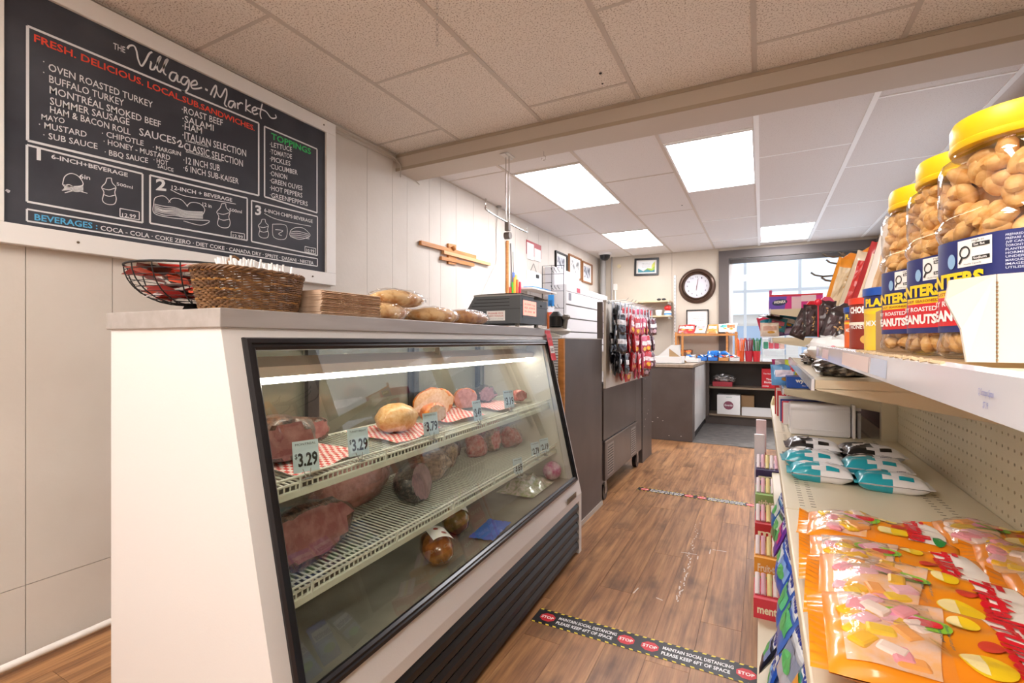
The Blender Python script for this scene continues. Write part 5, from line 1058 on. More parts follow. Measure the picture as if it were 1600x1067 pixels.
# open sign style floor message
def floor_decal(x0, y, x1, y1, wd_, label):
    a = math.atan2(y1 - y, x1 - x0); L_ = math.hypot(x1 - x0, y1 - y); t = thing('floor_decal', label, 'floor sticker', (x0, y, .0005), a)
    ob('strip', MB().box(0, L_, -wd_ / 2, wd_ / 2, 0, .0006), C('#1c1b1c', .35), t)
    st = MB(); n_ = int(L_ / .03)
    for k in range(n_):
        for s_ in (-1, 1): x = k * L_ / n_; st.add([(x + .002, s_ * wd_ / 2 - s_ * .0075, .0008), (x + .016, s_ * wd_ / 2 - s_ * .0075, .0008), (x + .020, s_ * wd_ / 2, .0008), (x + .006, s_ * wd_ / 2, .0008)], [(0, 1, 2, 3)])
    ob('hazard_stripe', st, C('#e8d23a', .5), t, kind='stuff')
    f = lambda u, v: Vector((u, v, .001)); f2 = lambda u, v: Vector((u, v, .0014))
    for h in (0, 1):
        o_ = h * L_ / 2
        for cxx in (.055, L_ / 2 - .035):
            rd = ob('stop_disc', MB().add([f(o_ + cxx + .034 * cos(PI / 8 + k * PI / 4), .030 * sin(PI / 8 + k * PI / 4)) for k in range(8)], [tuple(range(8))]), C('#d0202c', .4), t)
            ob('lettering', letter(MB(), 'STOP', f2, o_ + cxx - .026, o_ + cxx + .026, -.009, .018, .02), paper_w, rd)
        ob('lettering', letter(letter(MB(), 'MAINTAIN SOCIAL DISTANCING', f, o_ + .10, o_ + L_ / 2 - .075, .006, .02, .022), 'PLEASE KEEP 6FT OF SPACE', f, o_ + .10, o_ + L_ / 2 - .085, -.026, .02, .022), C('#eeeeee', .5), t)
floor_decal(-.845, 1.842, -.012, 1.845, .105, 'near black and red STOP distancing strip across the floor')
floor_decal(-.86, 3.79, -.03, 3.765, .085, 'far black and red STOP distancing strip across the floor')
# ------------------------------------------------------------------ gondola shelving
GX = .41; DZ = .81
SEC = [(.2, 1.13), (1.13, 2.06), (2.06, 2.99)]
gd = thing('gondola_shelving', 'beige metal gondola shelving unit along the right of the aisle', 'shelving', (0, .2, 0))
def GL(v): return (v[0], v[1] - .2, v[2])
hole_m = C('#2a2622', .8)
def pegpanel(y0, y1, z0, z1):
    """panel with real holes facing -x"""
    mb = MB(); s = .0254; ny = int((y1 - y0 - .006) / s); nz = int((z1 - z0) / s); oy = y0 + ((y1 - y0) - ny * s) / 2; r = .0034
    for i in range(ny):
        for j in range(nz):
            cy, cz = oy + (i + .5) * s, z0 + (j + .5) * s; h = s / 2
            sq = [(cy - h, cz - h), (cy, cz - h), (cy + h, cz - h), (cy + h, cz), (cy + h, cz + h), (cy, cz + h), (cy - h, cz + h), (cy - h, cz)]
            ci = [(cy + r * cos(a), cz + r * sin(a)) for a in [PI * 1.25 + k * PI / 4 for k in range(8)]]
            vs = [(GX, a, b) for a, b in sq] + [(GX, a, b) for a, b in ci] + [(GX + .006, a, b) for a, b in ci]
            mb.add([GL(v) for v in vs], [(k, (k + 1) % 8, 8 + (k + 1) % 8, 8 + k) for k in range(8)] + [(8 + k, 8 + (k + 1) % 8, 16 + (k + 1) % 8, 16 + k) for k in range(8)])
    for a, b, c_, d in ((y0, oy, z0, z1), (oy + ny * s, y1, z0, z1), (oy, oy + ny * s, z0 + nz * s, z1)):
        mb.add([GL(v) for v in ((GX, a, c_), (GX, b, c_), (GX, b, d), (GX, a, d))], [(0, 1, 2, 3)])
    return mb
for k, (a, b) in enumerate(SEC[:2]):
    ob('pegboard_panel', pegpanel(a + .001, b - .001, .15, 1.32 if k == 0 else 1.30), tan_metal, gd); ob('shade_backing', MB().box(GX + .007, GX + .012, a - .2, b - .2, .15, 1.32), hole_m, gd)
ob('shade_backing', MB().box(GX + .02, GX + .03, 2.06 - .2, 2.99 - .2, .15, 1.0), C('#4a2f2c', .8), gd)  # dark sheet stands in for the shade of the open space behind
for y in (.2, 1.13, 2.06, 2.99): ob('upright', MB().box(GX - .045 if y > 2 and y < 2.5 else GX - .002, GX + .03, y - .215, y - .185, .0, 1.32 if y < 2.5 else 1.1), tan_metal, gd)
def deck(name, z, x0, y0, y1, th=.028, slots=True, seam=.0012):
    d = ob(name, MB().box(x0, GX - .001, y0 + seam - .2, y1 - seam - .2, z - th, z, bev=.003), tan_metal, gd)
    if slots:
        m_ = MB(); n_ = int((y1 - y0 - .05) / .019)
        for k in range(n_):
            y = y0 + .03 + k * .019 - .2
            for x in (x0 + .032, x0 + .052, GX - .095, GX - .072): m_.box(x - .0045, x + .0045, y - .0009 + .004 * ((x > .2)), y + .0009 + .004 * ((x > .2)), z + .0001, z + .0004)
        ob('slot', m_, hole_m, d, kind='stuff')
    return d
rail_m = mat('price_rail', '#dcdce2', .2, coat=.6); 
def rail(d, x, y0, y1, z0, z1):
    r_ = ob('price_rail', MB().prism([(x - .006, z0), (x - .003, z0 - .001), (x - .001, z1 - .003), (x - .004, z1)], y0 + .002 - .2, y1 - .002 - .2), rail_m, d)
    return r_
for a, b in SEC:
    d = deck('deck_shelf', DZ, .043, a, b); deck('middle_shelf', .50, .045, a, b, slots=False)
    ob('base_deck', MB().box(-.012, GX, a - .199, b - .201, .13, .15, bev=.003), tan_metal, gd)
    ob('kick_plate', MB().box(.0, .01, a - .199, b - .201, 0, .13), tan_metal, gd)
tilt = .010
def upper(z0, z1, y0, y1, xf, nm='upper_shelf'):
    mb = MB(); a, b = y0 + .002 - .2, y1 - .002 - .2
    mb.add([(xf, a, z0 - .018), (GX - .002, a, z0 - .018), (GX - .002, b, z1 - .018), (xf, b, z1 - .018), (xf, a, z0), (GX - .002, a, z0), (GX - .002, b, z1), (xf, b, z1)], [(0, 3, 2, 1), (4, 5, 6, 7), (0, 1, 5, 4), (1, 2, 6, 5), (2, 3, 7, 6), (3, 0, 4, 7)])
    s = ob(nm, mb, tan_metal, gd)
    for y in (a, b - .004): 
        zz = z0 if y == a else z1; ob('end_bracket', MB().prism([(xf + .002, zz - .017), (GX - .002, zz - .017), (GX - .002, zz - .075), (xf + .002, zz - .020)], y, y + .003), tan_metal, s)
    mb = MB(); x = xf
    pr = [(x - .007, -.021), (x - .001, -.022), (x - .001, .003), (x - .006, .001)]
    mb.add([(u, a, z0 + w) for u, w in pr] + [(u, b, z1 + w) for u, w in pr], [(0, 1, 2, 3), (7, 6, 5, 4), (0, 4, 5, 1), (1, 5, 6, 2), (2, 6, 7, 3), (3, 7, 4, 0)])
    r_ = ob('price_rail', mb, rail_m, s); return s, r_
UA = upper(1.133, 1.140, .2, 1.13, .103); UB = upper(1.073, 1.090, 1.13, 2.06, .095); UC = upper(.972, .985, 2.06, 2.99, .075); UE = upper(1.165, 1.17, 2.15, 2.99, .04); UD = upper(1.283, 1.29, 2.25, 2.99, .035)
def onrail(y): return 1.133 + (y - .2) * .0075
fr_ = lambda u, v: Vector((.0950, .2 + 0 - u - .2, v))
# strips behind the clear rail: faint coloured labels and handwritten price
for (y0, y1, c_) in ((1.08, 1.12, '#c9c9e6'), (.93, 1.02, '#e6cfd4'), (.60, .78, '#ecd8d2'), (.52, .59, '#c9d6ec')):
    ob('rail_label', MB().add([(.0958, y0 - .2, onrail(y0) - .018), (.0958, y1 - .2, onrail(y1) - .018), (.0968, y1 - .2, onrail(y1) - .002), (.0968, y0 - .2, onrail(y0) - .002)], [(0, 1, 2, 3)]), C(c_, .3), UA[1])
lt = MB(); fL = lambda u, v: Vector((.0948, u, v))
def lrail(s, ya, yb, v, h): letter(lt, s, lambda u, vv: Vector((.0953, -u, vv)), -(ya - .2), -(yb - .2), v, h, .01, .2)
lrail('Q Scoops Spoo', .318, .300, onrail(.31) - .010, .0035); lrail('$7.19', .3125, .306, onrail(.31) - .016, .0033)
ob('handwriting', lt, C('#7a80b8'), UA[1])

# ---- peanut jars
nutm = mat('peanut', '#d69a4e', .5, col2='#eec383', nscale=140, rnd=.0, bump=.25, bscale=120); jar_gl = glass('jar_plastic', '#fbf9f5', refl=.12, rough=.04)
navy = C('#232c6b', .35); yel = C('#f6cf1e', .35); redl = C('#d8262e', .35); lidy = mat('lid_yellow', '#f5c814', .35)
JP = [(.034, 0), (.038, .004), (.038, .010), (.0365, .016), (.0365, .080), (.0385, .086), (.0385, .090), (.0360, .095), (.0375, .100), (.0375, .128), (.036, .134), (.030, .139)]
def jr(z):
    for (r0, a), (r1, b) in zip(JP[:-1], JP[1:]):
        if a <= z <= b: return r0 + (r1 - r0) * (z - a) / max(b - a, 1e-6)
    return JP[-1][0]
EX = 3.2
def jpt(ang, z, off=0, rfix=None):
    ca, sa = cos(ang), sin(ang); k = (abs(ca) ** EX + abs(sa) ** EX) ** (-1 / EX); r = (rfix or jr(z)) + off; return Vector((r * k * ca, r * k * sa, z))
JYAW = math.radians(22)
def make_jar(label, x, y, z, facing):
    t = thing('peanut_jar', label, 'jar', (x, y, z), JYAW)
    fc = facing - JYAW
    j = ob('jar_shell', MB().lathe(JP, 48, e=EX), jar_gl, t, smooth=True)
    nm_ = MB(); random.seed(int(x * 1000 + y * 1000))
    for q in range(430):
        zz = .007 + .127 * random.random(); a = random.uniform(0, 2 * PI); p = jpt(a, zz, -.0075 - .006 * random.random())
        M_ = Matrix.Rotation(random.uniform(0, PI), 4, 'Z') @ Matrix.Rotation(random.uniform(-1.2, 1.2), 4, 'X'); nm_.ball(p, (.0056, .0092, .0053), 9, 6, M_)
    ob('peanuts', nm_, nutm, t, kind='stuff', smooth=True)
    ob('peanut_fill', MB().lathe([(.024, .004), (.024, .132)], 24, e=EX), C('#8a5a2a', .7), t)
    ob('neck_ring', MB().lathe([(.031, .138), (.033, .1385), (.033, .141), (.031, .142)], 40, e=2.4), jar_gl, t, smooth=True)
    ld = MB(); n = 96; vs = []; lp = [(.0345, .1405), (.0352, .142), (.0352, .1445), (.0345, .1452), (.0345, .1455), (.0345, .1565), (.0335, .1595), (.030, .1605), (0, .1605)]
    for r, zz in lp:
        for i in range(n): rr = r * (1 + (.008 if (i % 2 and .1454 < zz < .157) else 0)); a = 2 * PI * i / n; vs.append((rr * 1.0 * cos(a) * 1.04, rr * sin(a) * 1.04, zz))
    ld.add(vs, [(k * n + i, k * n + (i + 1) % n, (k + 1) * n + (i + 1) % n, (k + 1) * n + i) for k in range(len(lp) - 1) for i in range(n)] + [tuple(range(n - 1, -1, -1))])
    ob('lid', ld, lidy, t, smooth=True)
    R = .0385
    def L(off): return lambda u, v: jpt(fc + u / R, v, off, .0366)
    lb = ob('label', patch(MB(), L(.0006), -R * 2.2, R * 1.9, .018, .0795, 60, 2), navy, t, smooth=True)
    def P(nm, m, *rs, off=.001): 
        mb = MB(); [patch(mb, L(off), *r_, 10, 2) for r_ in rs]; return ob(nm, mb, m, lb)
    c0 = -R * .66  # centre of the visible left part
    P('nutrition_box', paper_w, (c0 - .0105, c0 + .0125, .0605, .078)); 
    P('nutrition_bar', C('#222222'), (c0 + .001, c0 + .0115, .0725, .0750), (c0 + .001, c0 + .0115, .0640, .0665), off=.0013)
    mg = MB(); f = L(.0015); strokes(mg, [[(c0 - .0045 + .0036 * cos(a), .0700 + .0036 * sin(a)) for a in [k * PI / 10 for k in range(21)]]], f, .001); strokes(mg, [[(c0 - .0065, .0668), (c0 - .0088, .0630)]], f, .0014); ob('magnifier_mark', mg, C('#222222'), lb)
    mb = MB(); letter(mb, 'High in', f, c0 + .001, c0 + .0085, .0758, .0016); letter(mb, 'Health Canada', f, c0 - .005, c0 + .007, .0615, .0012); ob('lettering', mb, C('#222222'), lb)
    mb = MB(); letter(mb, 'Sat fat', f, c0 + .002, c0 + .009, .0730, .0016, .02); letter(mb, 'Sodium', f, c0 + .002, c0 + .010, .0645, .0016, .02); ob('lettering', mb, paper_w, lb)
    mb = MB(); letter(mb, 'PLANTERS', L(.0013), c0 - .056, c0 + .0085, .0485, .0092, .05); ob('lettering', mb, yel, lb)
    P('yellow_band', yel, (c0 - .030, c0 + .008, .0420, .0468)); P('red_band', redl, (c0 - .030, c0 + .008, .0225, .0420))
    mb = MB(); letter(mb, 'JUST SEASONED', f, c0 - .030, c0 + .006, .0432, .0021, .02); ob('lettering', mb, C('#b05a18'), lb)
    mb = MB(); letter(mb, 'DRY ROASTED', f, c0 - .038, c0 + .004, .0360, .0036, .02); letter(mb, 'PEANUTS', f, c0 - .038, c0 + .004, .0260, .0072, .05); letter(mb, '500 g', f, c0 + .010, c0 + .0175, .0255, .0028, .02); ob('lettering', mb, paper_w, lb)
    ob('seal', disc(MB(), L(.0012), c0 - .0155, .0655, .0032, .005), C('#8fb4d8'), lb); ob('seal', disc(MB(), L(.0012), c0 + .0135, .0335, .0038, .0034), C('#8fb4d8'), lb)
    mb = MB()
    for q, s_ in enumerate(['PREPARED IN CANADA', 'PREPARE AU CANADA', 'JVF CANADA INC.', 'TORONTO, ON M9W', 'PLANTERS AND MR', 'HORMEL FOODS', 'UNDER LICENSE', 'MARQUES DE COMM', 'IMAGES DE MR', 'UTILISEES SOUS']):
        letter(mb, s_, f, c0 + .0185, c0 + .034, .0755 - q * .0022, .0014, .01)
    ob('lettering', mb, C('#cfd4ea'), lb)
    return t
for (x, y, lb_) in ((.152, .432, 'nearest and largest looking peanut jar with yellow lid, in the white tray'), (.152, .515, 'second peanut jar with yellow lid from the camera'), (.150, .603, 'third peanut jar with yellow lid, beside the blue lidded cans')):
    make_jar(lb_, x, y, onrail(y) + .0035, math.atan2(-y, -x))
random.seed(11)
tag(ob('white_lidded_jar', MB().lathe([(.033, 0), (.036, .004), (.036, .12), (.03, .13), (.033, .131), (.033, .155), (0, .157)], 32), C('#f2f2f4', .35), None, loc=(.235, .66, onrail(.66) + .0005), smooth=True), 'white lidded jar standing behind the peanut jars', 'jar')
tag(ob('white_lidded_jar', MB().lathe([(.033, 0), (.036, .004), (.036, .12), (.03, .13), (.033, .131), (.033, .155), (0, .157)], 32), C('#f2f2f4', .35), None, loc=(.240, .545, onrail(.55) + .0005), smooth=True), 'white lidded jar nearest the camera behind the peanut jars', 'jar')
# cardboard display tray
tr = thing('cardboard_tray', 'white and brown torn cardboard display tray under the peanut jars', 'tray', (.102, .385, 0)); zt = onrail(.385)
ob('tray_base', MB().add([(0, 0, zt), (.20, 0, zt), (.20, .30, zt + .0024), (-.004, .30, zt + .0024), (0, 0, zt + .003), (.20, 0, zt + .003), (.20, .30, zt + .0054), (-.004, .30, zt + .0054)], [(0, 3, 2, 1), (4, 5, 6, 7), (0, 1, 5, 4), (1, 2, 6, 5), (2, 3, 7, 6), (3, 0, 4, 7)]), card, tr)
cwh = mat('card_white', '#dfd8ce', .8, bump=.2, bscale=20)
ob('front_flap', MB().prism([(.021, 0), (.20, 0), (.20, .058), (.021, .052)], -.003, 0, 'y').mesh('front_flap', cwh), None, tr, loc=(0, 0, zt + .0032))
ob('torn_flap', MB().add([(.0205, -.003, 0), (.008, -.001, .0), (.006, .001, .02), (-.001, .002, .038), (.0005, .0, .050), (.0205, -.003, .052), (.0205, 0, 0), (.008, .002, 0), (.006, .004, .02), (-.001, .005, .038), (.0005, .003, .050), (.0205, 0, .052)],
   [(0, 1, 2, 3, 4, 5), (11, 10, 9, 8, 7, 6), (0, 6, 7, 1), (1, 7, 8, 2), (2, 8, 9, 3), (3, 9, 10, 4), (4, 10, 11, 5), (5, 11, 6, 0)]), cwh, tr, loc=(0, 0, zt + .0032))
ob('perforation', (lambda m_: [m_.box(.0203, .0212, -.0036, -.003, zt + .004 + k * .0024, zt + .0052 + k * .0024) for k in range(20)] and m_)(MB()), C('#8a6a4a', .9), tr, kind='stuff')
ob('corrugated_edge', MB().tube([(-.003 + .0012 * sin(k * 2.1), .0 + k * .0075, zt + .0022 + k * .00006 + .0008 * sin(k * 3.3)) for k in range(41)], .0016, 5), C('#c9b08c', .9), tr)
tag(ob('cardboard_insert', MB().add([(0, 0, 0), (.03, -.01, 0), (.03, -.01, .066), (.006, -.002, .068), (.006, -.002, .05), (0, 0, .047), (0, .003, 0), (.03, -.007, 0), (.03, -.007, .066), (.006, .001, .068), (.006, .001, .05), (0, .003, .047)],
   [(0, 1, 2, 3, 4, 5), (11, 10, 9, 8, 7, 6)] + [(k, (k + 1) % 6, 6 + (k + 1) % 6, 6 + k) for k in range(6)]), mat('card_brown', '#b08d6a', .85, bump=.2), None, loc=(.119, .695, onrail(.7) + .0008)), 'torn brown cardboard piece between the jars and the nut cans', 'cardboard')
# nut cans
def can(label, x, y, r, h, body, lid, facing=None, word='PLANTERS', low=yel):
    z = onrail(y) + .0005; t = thing('nut_can', label, 'can', (x, y, z)); fc = math.atan2(-y, -x)
    ob('can_body', MB().lathe([(r, 0), (r, h)], 36), C(body, .35), t, smooth=True); ob('lid', MB().lathe([(r * 1.05, h * .93), (r * 1.05, h * 1.06), (r * .95, h * 1.07), (0, h * 1.05)], 36), C(lid, .3), t, smooth=True)
    L = lambda off: (lambda u, v: Vector(((r + off) * cos(fc + u / r), (r + off) * sin(fc + u / r), v)))
    for (v0, v1, c_) in (((.72, .93, '#232c6b'), (.62, .67, '#f6cf1e')) if body != '#8a2a1c' else ((.50, .56, '#f4e6d8'),)): ob('printed_band', patch(MB(), L(.0003), -r * 2.4, r * 2.4, h * v0, h * v1, 30, 1), C(c_, .35), t, smooth=True)
    mb = MB(); letter(mb, word, L(.0008), -r * 1.15, r * .7, h * .75, h * .13, .05); ob('lettering', mb, C('#f6cf1e') if body != '#8a2a1c' else paper_w, t)
    mb = MB(); letter(mb, 'MIXED NUTS' if body != '#8a2a1c' else 'HONEY ROAST', L(.0008), -r * 1.1, r * .5, h * .42, h * .09, .02); ob('lettering', mb, paper_w, t)
    mb = MB(); disc(mb, L(.0008), -r * .2, h * .2, r * .35, h * .10); ob('printed_nuts', mb, C('#e8b860'), t)
can('far blue lidded nut can with orange label', .152, .985, .027, .064, '#e8641e', '#1f4fa8'); can('dark red nut can with red lid between two blue lidded cans', .150, .895, .030, .072, '#8a2a1c', '#e0402a', word='CHOIX NUTS')
can('near larger blue lidded nut can beside the torn cardboard', .160, .80, .036, .078, '#e8c23a', '#1f4fa8')
# hooks and hanging bags behind the cans
hb = thing('hook_bar', 'metal bar carrying long peg hooks above the shelf', 'bar', (GX, 1.13, 1.31)); ob('bar', MB().box(-.012, 0, 0, .93, .0, .02).box(-.012, 0, 0, .93, .12, .14).box(-.012, 0, 0, .02, .02, .12).box(-.012, 0, .91, .93, .02, .12), C('#8f8a84', .4), hb)
for (tx, ty, dx_) in ((1285, 402, 1), (1291, 412, 1), (1310, 400, 0), (1283, 440, 0), (1267, 432, 1), (1316, 402, 0), (1318, 408, 0)):
    yy = 2.0 if dx_ else 1.8; p = aty(tx, ty, yy); hk = thing('peg_hook', 'long bare peg hook pointing into the aisle', 'hook', (GX - .012, yy, p.z), group='peg hooks over the gondola')
    lx = p.x - (GX - .012); ob('prong', MB().tube([(0, 0, .004), (lx * .85, 0, -.002), (lx * .95, 0, .004), (lx, 0, .014)], .003, 6), C('#7a746c', .35, metal=.7), hk)
def hangbag(label, x, y, z, w, h, t_, col, c2, rot, seed, c3=None):
    t = thing('snack_bag', label, 'snack bag', (x, y, z), rot=rot); me, f = pillow(w, h, t_, seed, C(col, .3, coat=.6), 14, 14, cr=.45); ob('bag_body', me, None, t)
    ob('printed_panel', patch(MB(), lambda u, v: f(u, v) + Vector((0, 0, .0012)), -w * .42, w * .1, -h * .44, h * .34, 8, 10), C(c2, .3), t)
    nb = MB(); random.seed(seed)
    for q in range(14): nb.ball(f(random.uniform(-.1, .38) * w, random.uniform(-.3, .3) * h) + Vector((0, 0, .0)), (.05 * w, .09 * w, .003), 7, 5, Matrix.Rotation(random.random() * 3, 4, 'Z'))
    ob('nuts_in_window', nb, C('#d0a877'), t, kind='stuff', smooth=True)
    ob('header', MB().prism([(-w * .5, h * .42), (w * .5, h * .42), (w * .16, h * .60), (-w * .16, h * .60)], -.002, .002, 'z'), C(c3 or c2), t); return t
# bags hang with faces toward the camera side of the aisle
def rotc(yaw, lean=0, roll=0): return (PI / 2 + lean, roll, yaw)
hangbag('orange topped clear nut bag with plain orange side, leftmost of the hanging bags', .215, 1.72, 1.300, .078, .19, .018, '#e8952a', '#dcc6a4', rotc(.25, 0, .28), 3, '#f0902a')
hangbag('orange and cream nut bag hanging second from the left', .236, 1.55, 1.295, .078, .18, .018, '#d9c7ae', '#c9302c', rotc(.25, 0, .3), 4, '#f0902a')
hangbag('red and cream nut bag with orange header hanging third', .238, 1.40, 1.285, .075, .19, .018, '#b02a30', '#e3cdb2', rotc(.25, 0, .3), 5, '#e8882a')
hangbag('tall clear nut bag with red top hanging above the nut cans', .250, 1.28, 1.300, .09, .22, .018, '#e6dcd4', '#c8a27a', rotc(.25, 0, .26), 6, '#c8303a')
hangbag('white and silver snack bag hanging nearest to the peanut jars', .262, 1.19, 1.295, .09, .20, .018, '#e9e9ec', '#f1efee', rotc(.25, 0, .2), 7, '#dcdce2')
hangbag('white bag with orange foot hanging behind the near nut can', .262, 1.10, 1.262, .07, .14, .016, '#f0e8de', '#e0862c', rotc(.25, 0, .2), 8)
for k, (x, y, z, lbl) in enumerate(((.118, 1.48, 1.205, 'dark candy bag with red top hanging left of the orange nut bag'), (.140, 1.42, 1.21, 'brown candy bag with pink header beside the orange nut bag'), (.160, 1.30, 1.185, 'dark bag of round chocolates lying against the nut cans'), (.135, 1.22, 1.175, 'dark chocolate bag low behind the far nut can'), (.105, 1.62, 1.20, 'dark bag with gold candies furthest left of the hanging dark bags'))):
    t = hangbag(lbl, x, y, z, .042, .085, .014, '#2b2024', '#4a3a3e', rotc(.2, 0, .1 * k), 20 + k, ['#c8202c', '#d05070', '#3a2a2a', '#3a2a2a', '#c8202c'][k])
for k, (x, y, w) in enumerate(((.135, 1.18, .10), (.165, 1.25, .11))):
    A, _ = blob((w / 2, .05, .028), 50 + k, .2, n=20, m=12, fs=4, flat=.3); t = thing('clear_candy_bag', ['crumpled clear bag with blue and red candies at the far end of the upper shelf', 'second crumpled clear bag behind the nut cans'][k], 'bag', (x, y, 1.078)); ob('bag_body', clean(A.mesh('bag', mat('milky_film', '#dfe2e6', .2, coat=.8), True)), None, t, loc=(0, 0, .055 + .01 * k))
    ob('candy', MB().ball((-.025, -.045, .05), .007, 8, 6), C('#2a3fa0', .3), t, smooth=True); ob('candy', MB().ball((-.01, -.05, .058), .006, 8, 6), C('#c83a50', .3), t, smooth=True)
tag(ob('lollipop', MB().cyl((0, 0, 0), (0, 0, .075), .0012, n=6).ball((0, 0, .08), (.008, .006, .008), 12, 8), C('#d8203a', .3), None, loc=(.115, 1.30, 1.16), smooth=True), 'red lollipop sticking up left of the hanging bags', 'lollipop')
# foil bags on shelf B
foil = mat('foil_silver', '#a9a29c', .22, .75, col2='#4f4640', nscale=70, contrast=(.4, .6))
for k in range(6):
    A, _ = blob((.05, .058, .022), 60 + k, .22, n=20, m=12, fs=4, flat=.35); y = 1.26 + k * .135
    tag(ob('foil_snack_bag', clean(A.mesh('foil', foil, False)), None, None, loc=(.155 + .014 * (k % 3), y, 1.073 + (y - 1.13) * .018 + .0155), rot=(0, 0, k)), ['nearest dark foil bag lying under the price rail', 'second dark foil bag from the camera on the lower upper shelf', 'third dark foil bag on the lower upper shelf', 'fourth foil bag on the lower upper shelf', 'fifth foil bag, near the far end of that shelf', 'silver foil bag at the far end of the lower upper shelf'][k], 'snack bag')
# section three boxes
t = thing('candy_box', 'open pink and purple candy display box on the top far shelf', 'candy box', (.03, 2.46, 1.2905)); w = .205
ob('box_body', MB().box(0, w, 0, .003, 0, .068).box(0, .003, .003, .2, 0, .05).box(w - .003, w, .003, .2, 0, .05).box(0, w, 0, .2, 0, .003), C('#d8288e', .4), t); ob('back_flap', MB().box(0, .012, 0, .01, .068, .09), C('#c8508a'), t)
fN = lambda o_: (lambda u, v: Vector((u, -o_, v))); ob('purple_field', MB().add([(0, -.0006, 0), (.06, -.0006, 0), (.07, -.0006, .06), (0, -.0006, .06)], [(0, 1, 2, 3)]), C('#6a4ac0'), t); ob('emblem', disc(MB(), fN(.001), .042, .034, .030, .014, rot=.15), C('#1f2a5a'), t)
ob('lettering', letter(MB(), 'WONKA', fN(.0016), .020, .064, .029, .012, .04, .3, .003), paper_w, t); ob('white_field', MB().box(.088, .125, -.0012, 0, .004, .058), C('#eac8d8'), t); ob('white_field', MB().box(.125, .18, -.0012, 0, .036, .062), C('#f0d8e4'), t); ob('red_edge', MB().box(.0, w, -.0018, 0, .062, .069), C('#d8283a'), t)
t = thing('candy_box', 'purple chocolate display box tilted on the second far shelf', 'candy box', (.05, 2.40, 1.172)); t.rotation_euler = (0, -.12, 0)
ob('box_body', MB().box(0, .14, 0, .15, 0, .034), C('#6a3a8a', .4), t); [ob('printed_window', MB().box(.006 + k * .034, .034 + k * .034, -.0008, 0, .006, .029), C(['#a888c0', '#c8b0d8', '#d8a048', '#d89a58'][k]), t) for k in range(4)]
for k, (x, y, z, c_, c2, lbl) in enumerate(((.03, 2.30, 1.20, '#ecdccf', '#d8b0a0', 'pale soft packages at the near left of the second far shelf'), (.06, 2.38, 1.225, '#2f8fa8', '#e87a9a', 'teal and pink package on the purple box'), (.10, 2.42, 1.235, '#2a7fa8', '#e8e0e4', 'blue bag leaning on the second far shelf'), (.15, 2.45, 1.24, '#c9a2b8', '#e8d0d8', 'pink oval pack on the second far shelf'), (.02, 2.45, 1.235, '#d8305a', '#2fa0b8', 'red pink bird shaped wrapper atop the packages'))):
    flopbag(lbl, x, y, z, .07, .06, .014, c_, c2, (PI / 2 - .2, .3 * sin(k), .1), seed=70 + k, name='soft_package')
t = thing('headband_tray', 'brown black display flap under the pink candy box', 'display', (-.012, 2.3, 1.255)); ob('flap', MB().add([(0, 0, .002), (.08, 0, -.018), (.095, .1, .0), (.02, .1, .012), (0, 0, .004), (.08, 0, -.016), (.095, .1, .002), (.02, .1, .014)], [(0, 3, 2, 1), (4, 5, 6, 7), (0, 1, 5, 4), (1, 2, 6, 5), (2, 3, 7, 6), (3, 0, 4, 7)]), C('#3d3833', .4), t)
ob('shine_band', MB().box(.03, .045, -.001, .08, .004, .006), C('#cfd6de', .3), t)
# shelf C goods
t = thing('freezer_bag_box', 'blue box with white lettering on the far lower shelf', 'box', (.085, 2.10, .9745)); ob('box_body', MB().box(0, .16, 0, .18, 0, .042), mat('blue_box', '#1f55b8', .35), t); ob('lettering', letter(MB(), 'wyzzer', fN(.001), .028, .095, .022, .014, .05), paper_w, t); ob('lettering', letter(MB(), 'MILD  850', fN(.001), .05, .075, .007, .005), paper_w, t)
for k, (c_, c2, lbl) in enumerate((('#5f9fd8', '#e8e0f0', 'light blue pack standing at the front of the far lower shelf'), ('#c83a8a', '#f0d8e8', 'magenta pack heaped at the far end of the far lower shelf'), ('#d8d0dc', '#5a8fd0', 'pale pack with blue top behind the light blue one'), ('#c8d83a', '#d8303a', 'yellow green pack with red arch above the blue box'), ('#e8e6e8', '#e87aa8', 'white and pink pack on the far lower shelf'))):
    flopbag(lbl, [.078, .09, .10, .13, .10][k], [2.22, 2.75, 2.42, 2.24, 2.6][k], [1.015, 1.02, 1.03, 1.035, 1.02][k], .09, .085, .018, c_, c2, (PI / 2 - .25, 0, .2 + .3 * sin(k * 2)), seed=80 + k, name='wipes_pack')
# deck goods: calendars, plastic box, wipes, fruit candy bags
for k, (c_, y, h) in enumerate((('#c01820', 2.66, .142), ('#efe6dc', 2.63, .125), ('#c8202a', 2.60, .115), ('#f0ece6', 2.52, .10), ('#26408f', 2.44, .095), ('#d84858', 2.40, .09), ('#f2e9ec', 2.36, .088))):
    tag(ob('paper_pad', MB().box(0, .25, 0, .012 if k < 5 else .02, 0, h, bev=.001), C(c_, .5), None, loc=(.055 + .004 * k, y - .1, DZ + .0005)), ['red pad standing furthest back on the deck shelf', 'cream pad in front of the furthest red one', 'second red pad behind the gift bags', 'white gift bag with string handle', 'dark blue card pack behind the clear box', 'pink red card pack behind the clear box', 'pale striped card pack touching the clear box'][k], 'stationery')
tag(ob('string_handle', MB().tube([(.02 * k / 2 - .02 + .0, 0, .03 * sin(PI * k / 8)) for k in range(9)], .0012, 5), paper_w, None, loc=(.115, 2.418, DZ + .100), smooth=True), 'white string handle on the gift bag', 'handle')
t = thing('clear_storage_box', 'clear plastic storage box standing on its side on the deck shelf', 'storage box', (.092, 2.03, DZ + .0005)); mlk = mat('milky_plastic', '#e8e5e9', .25, coat=.5)
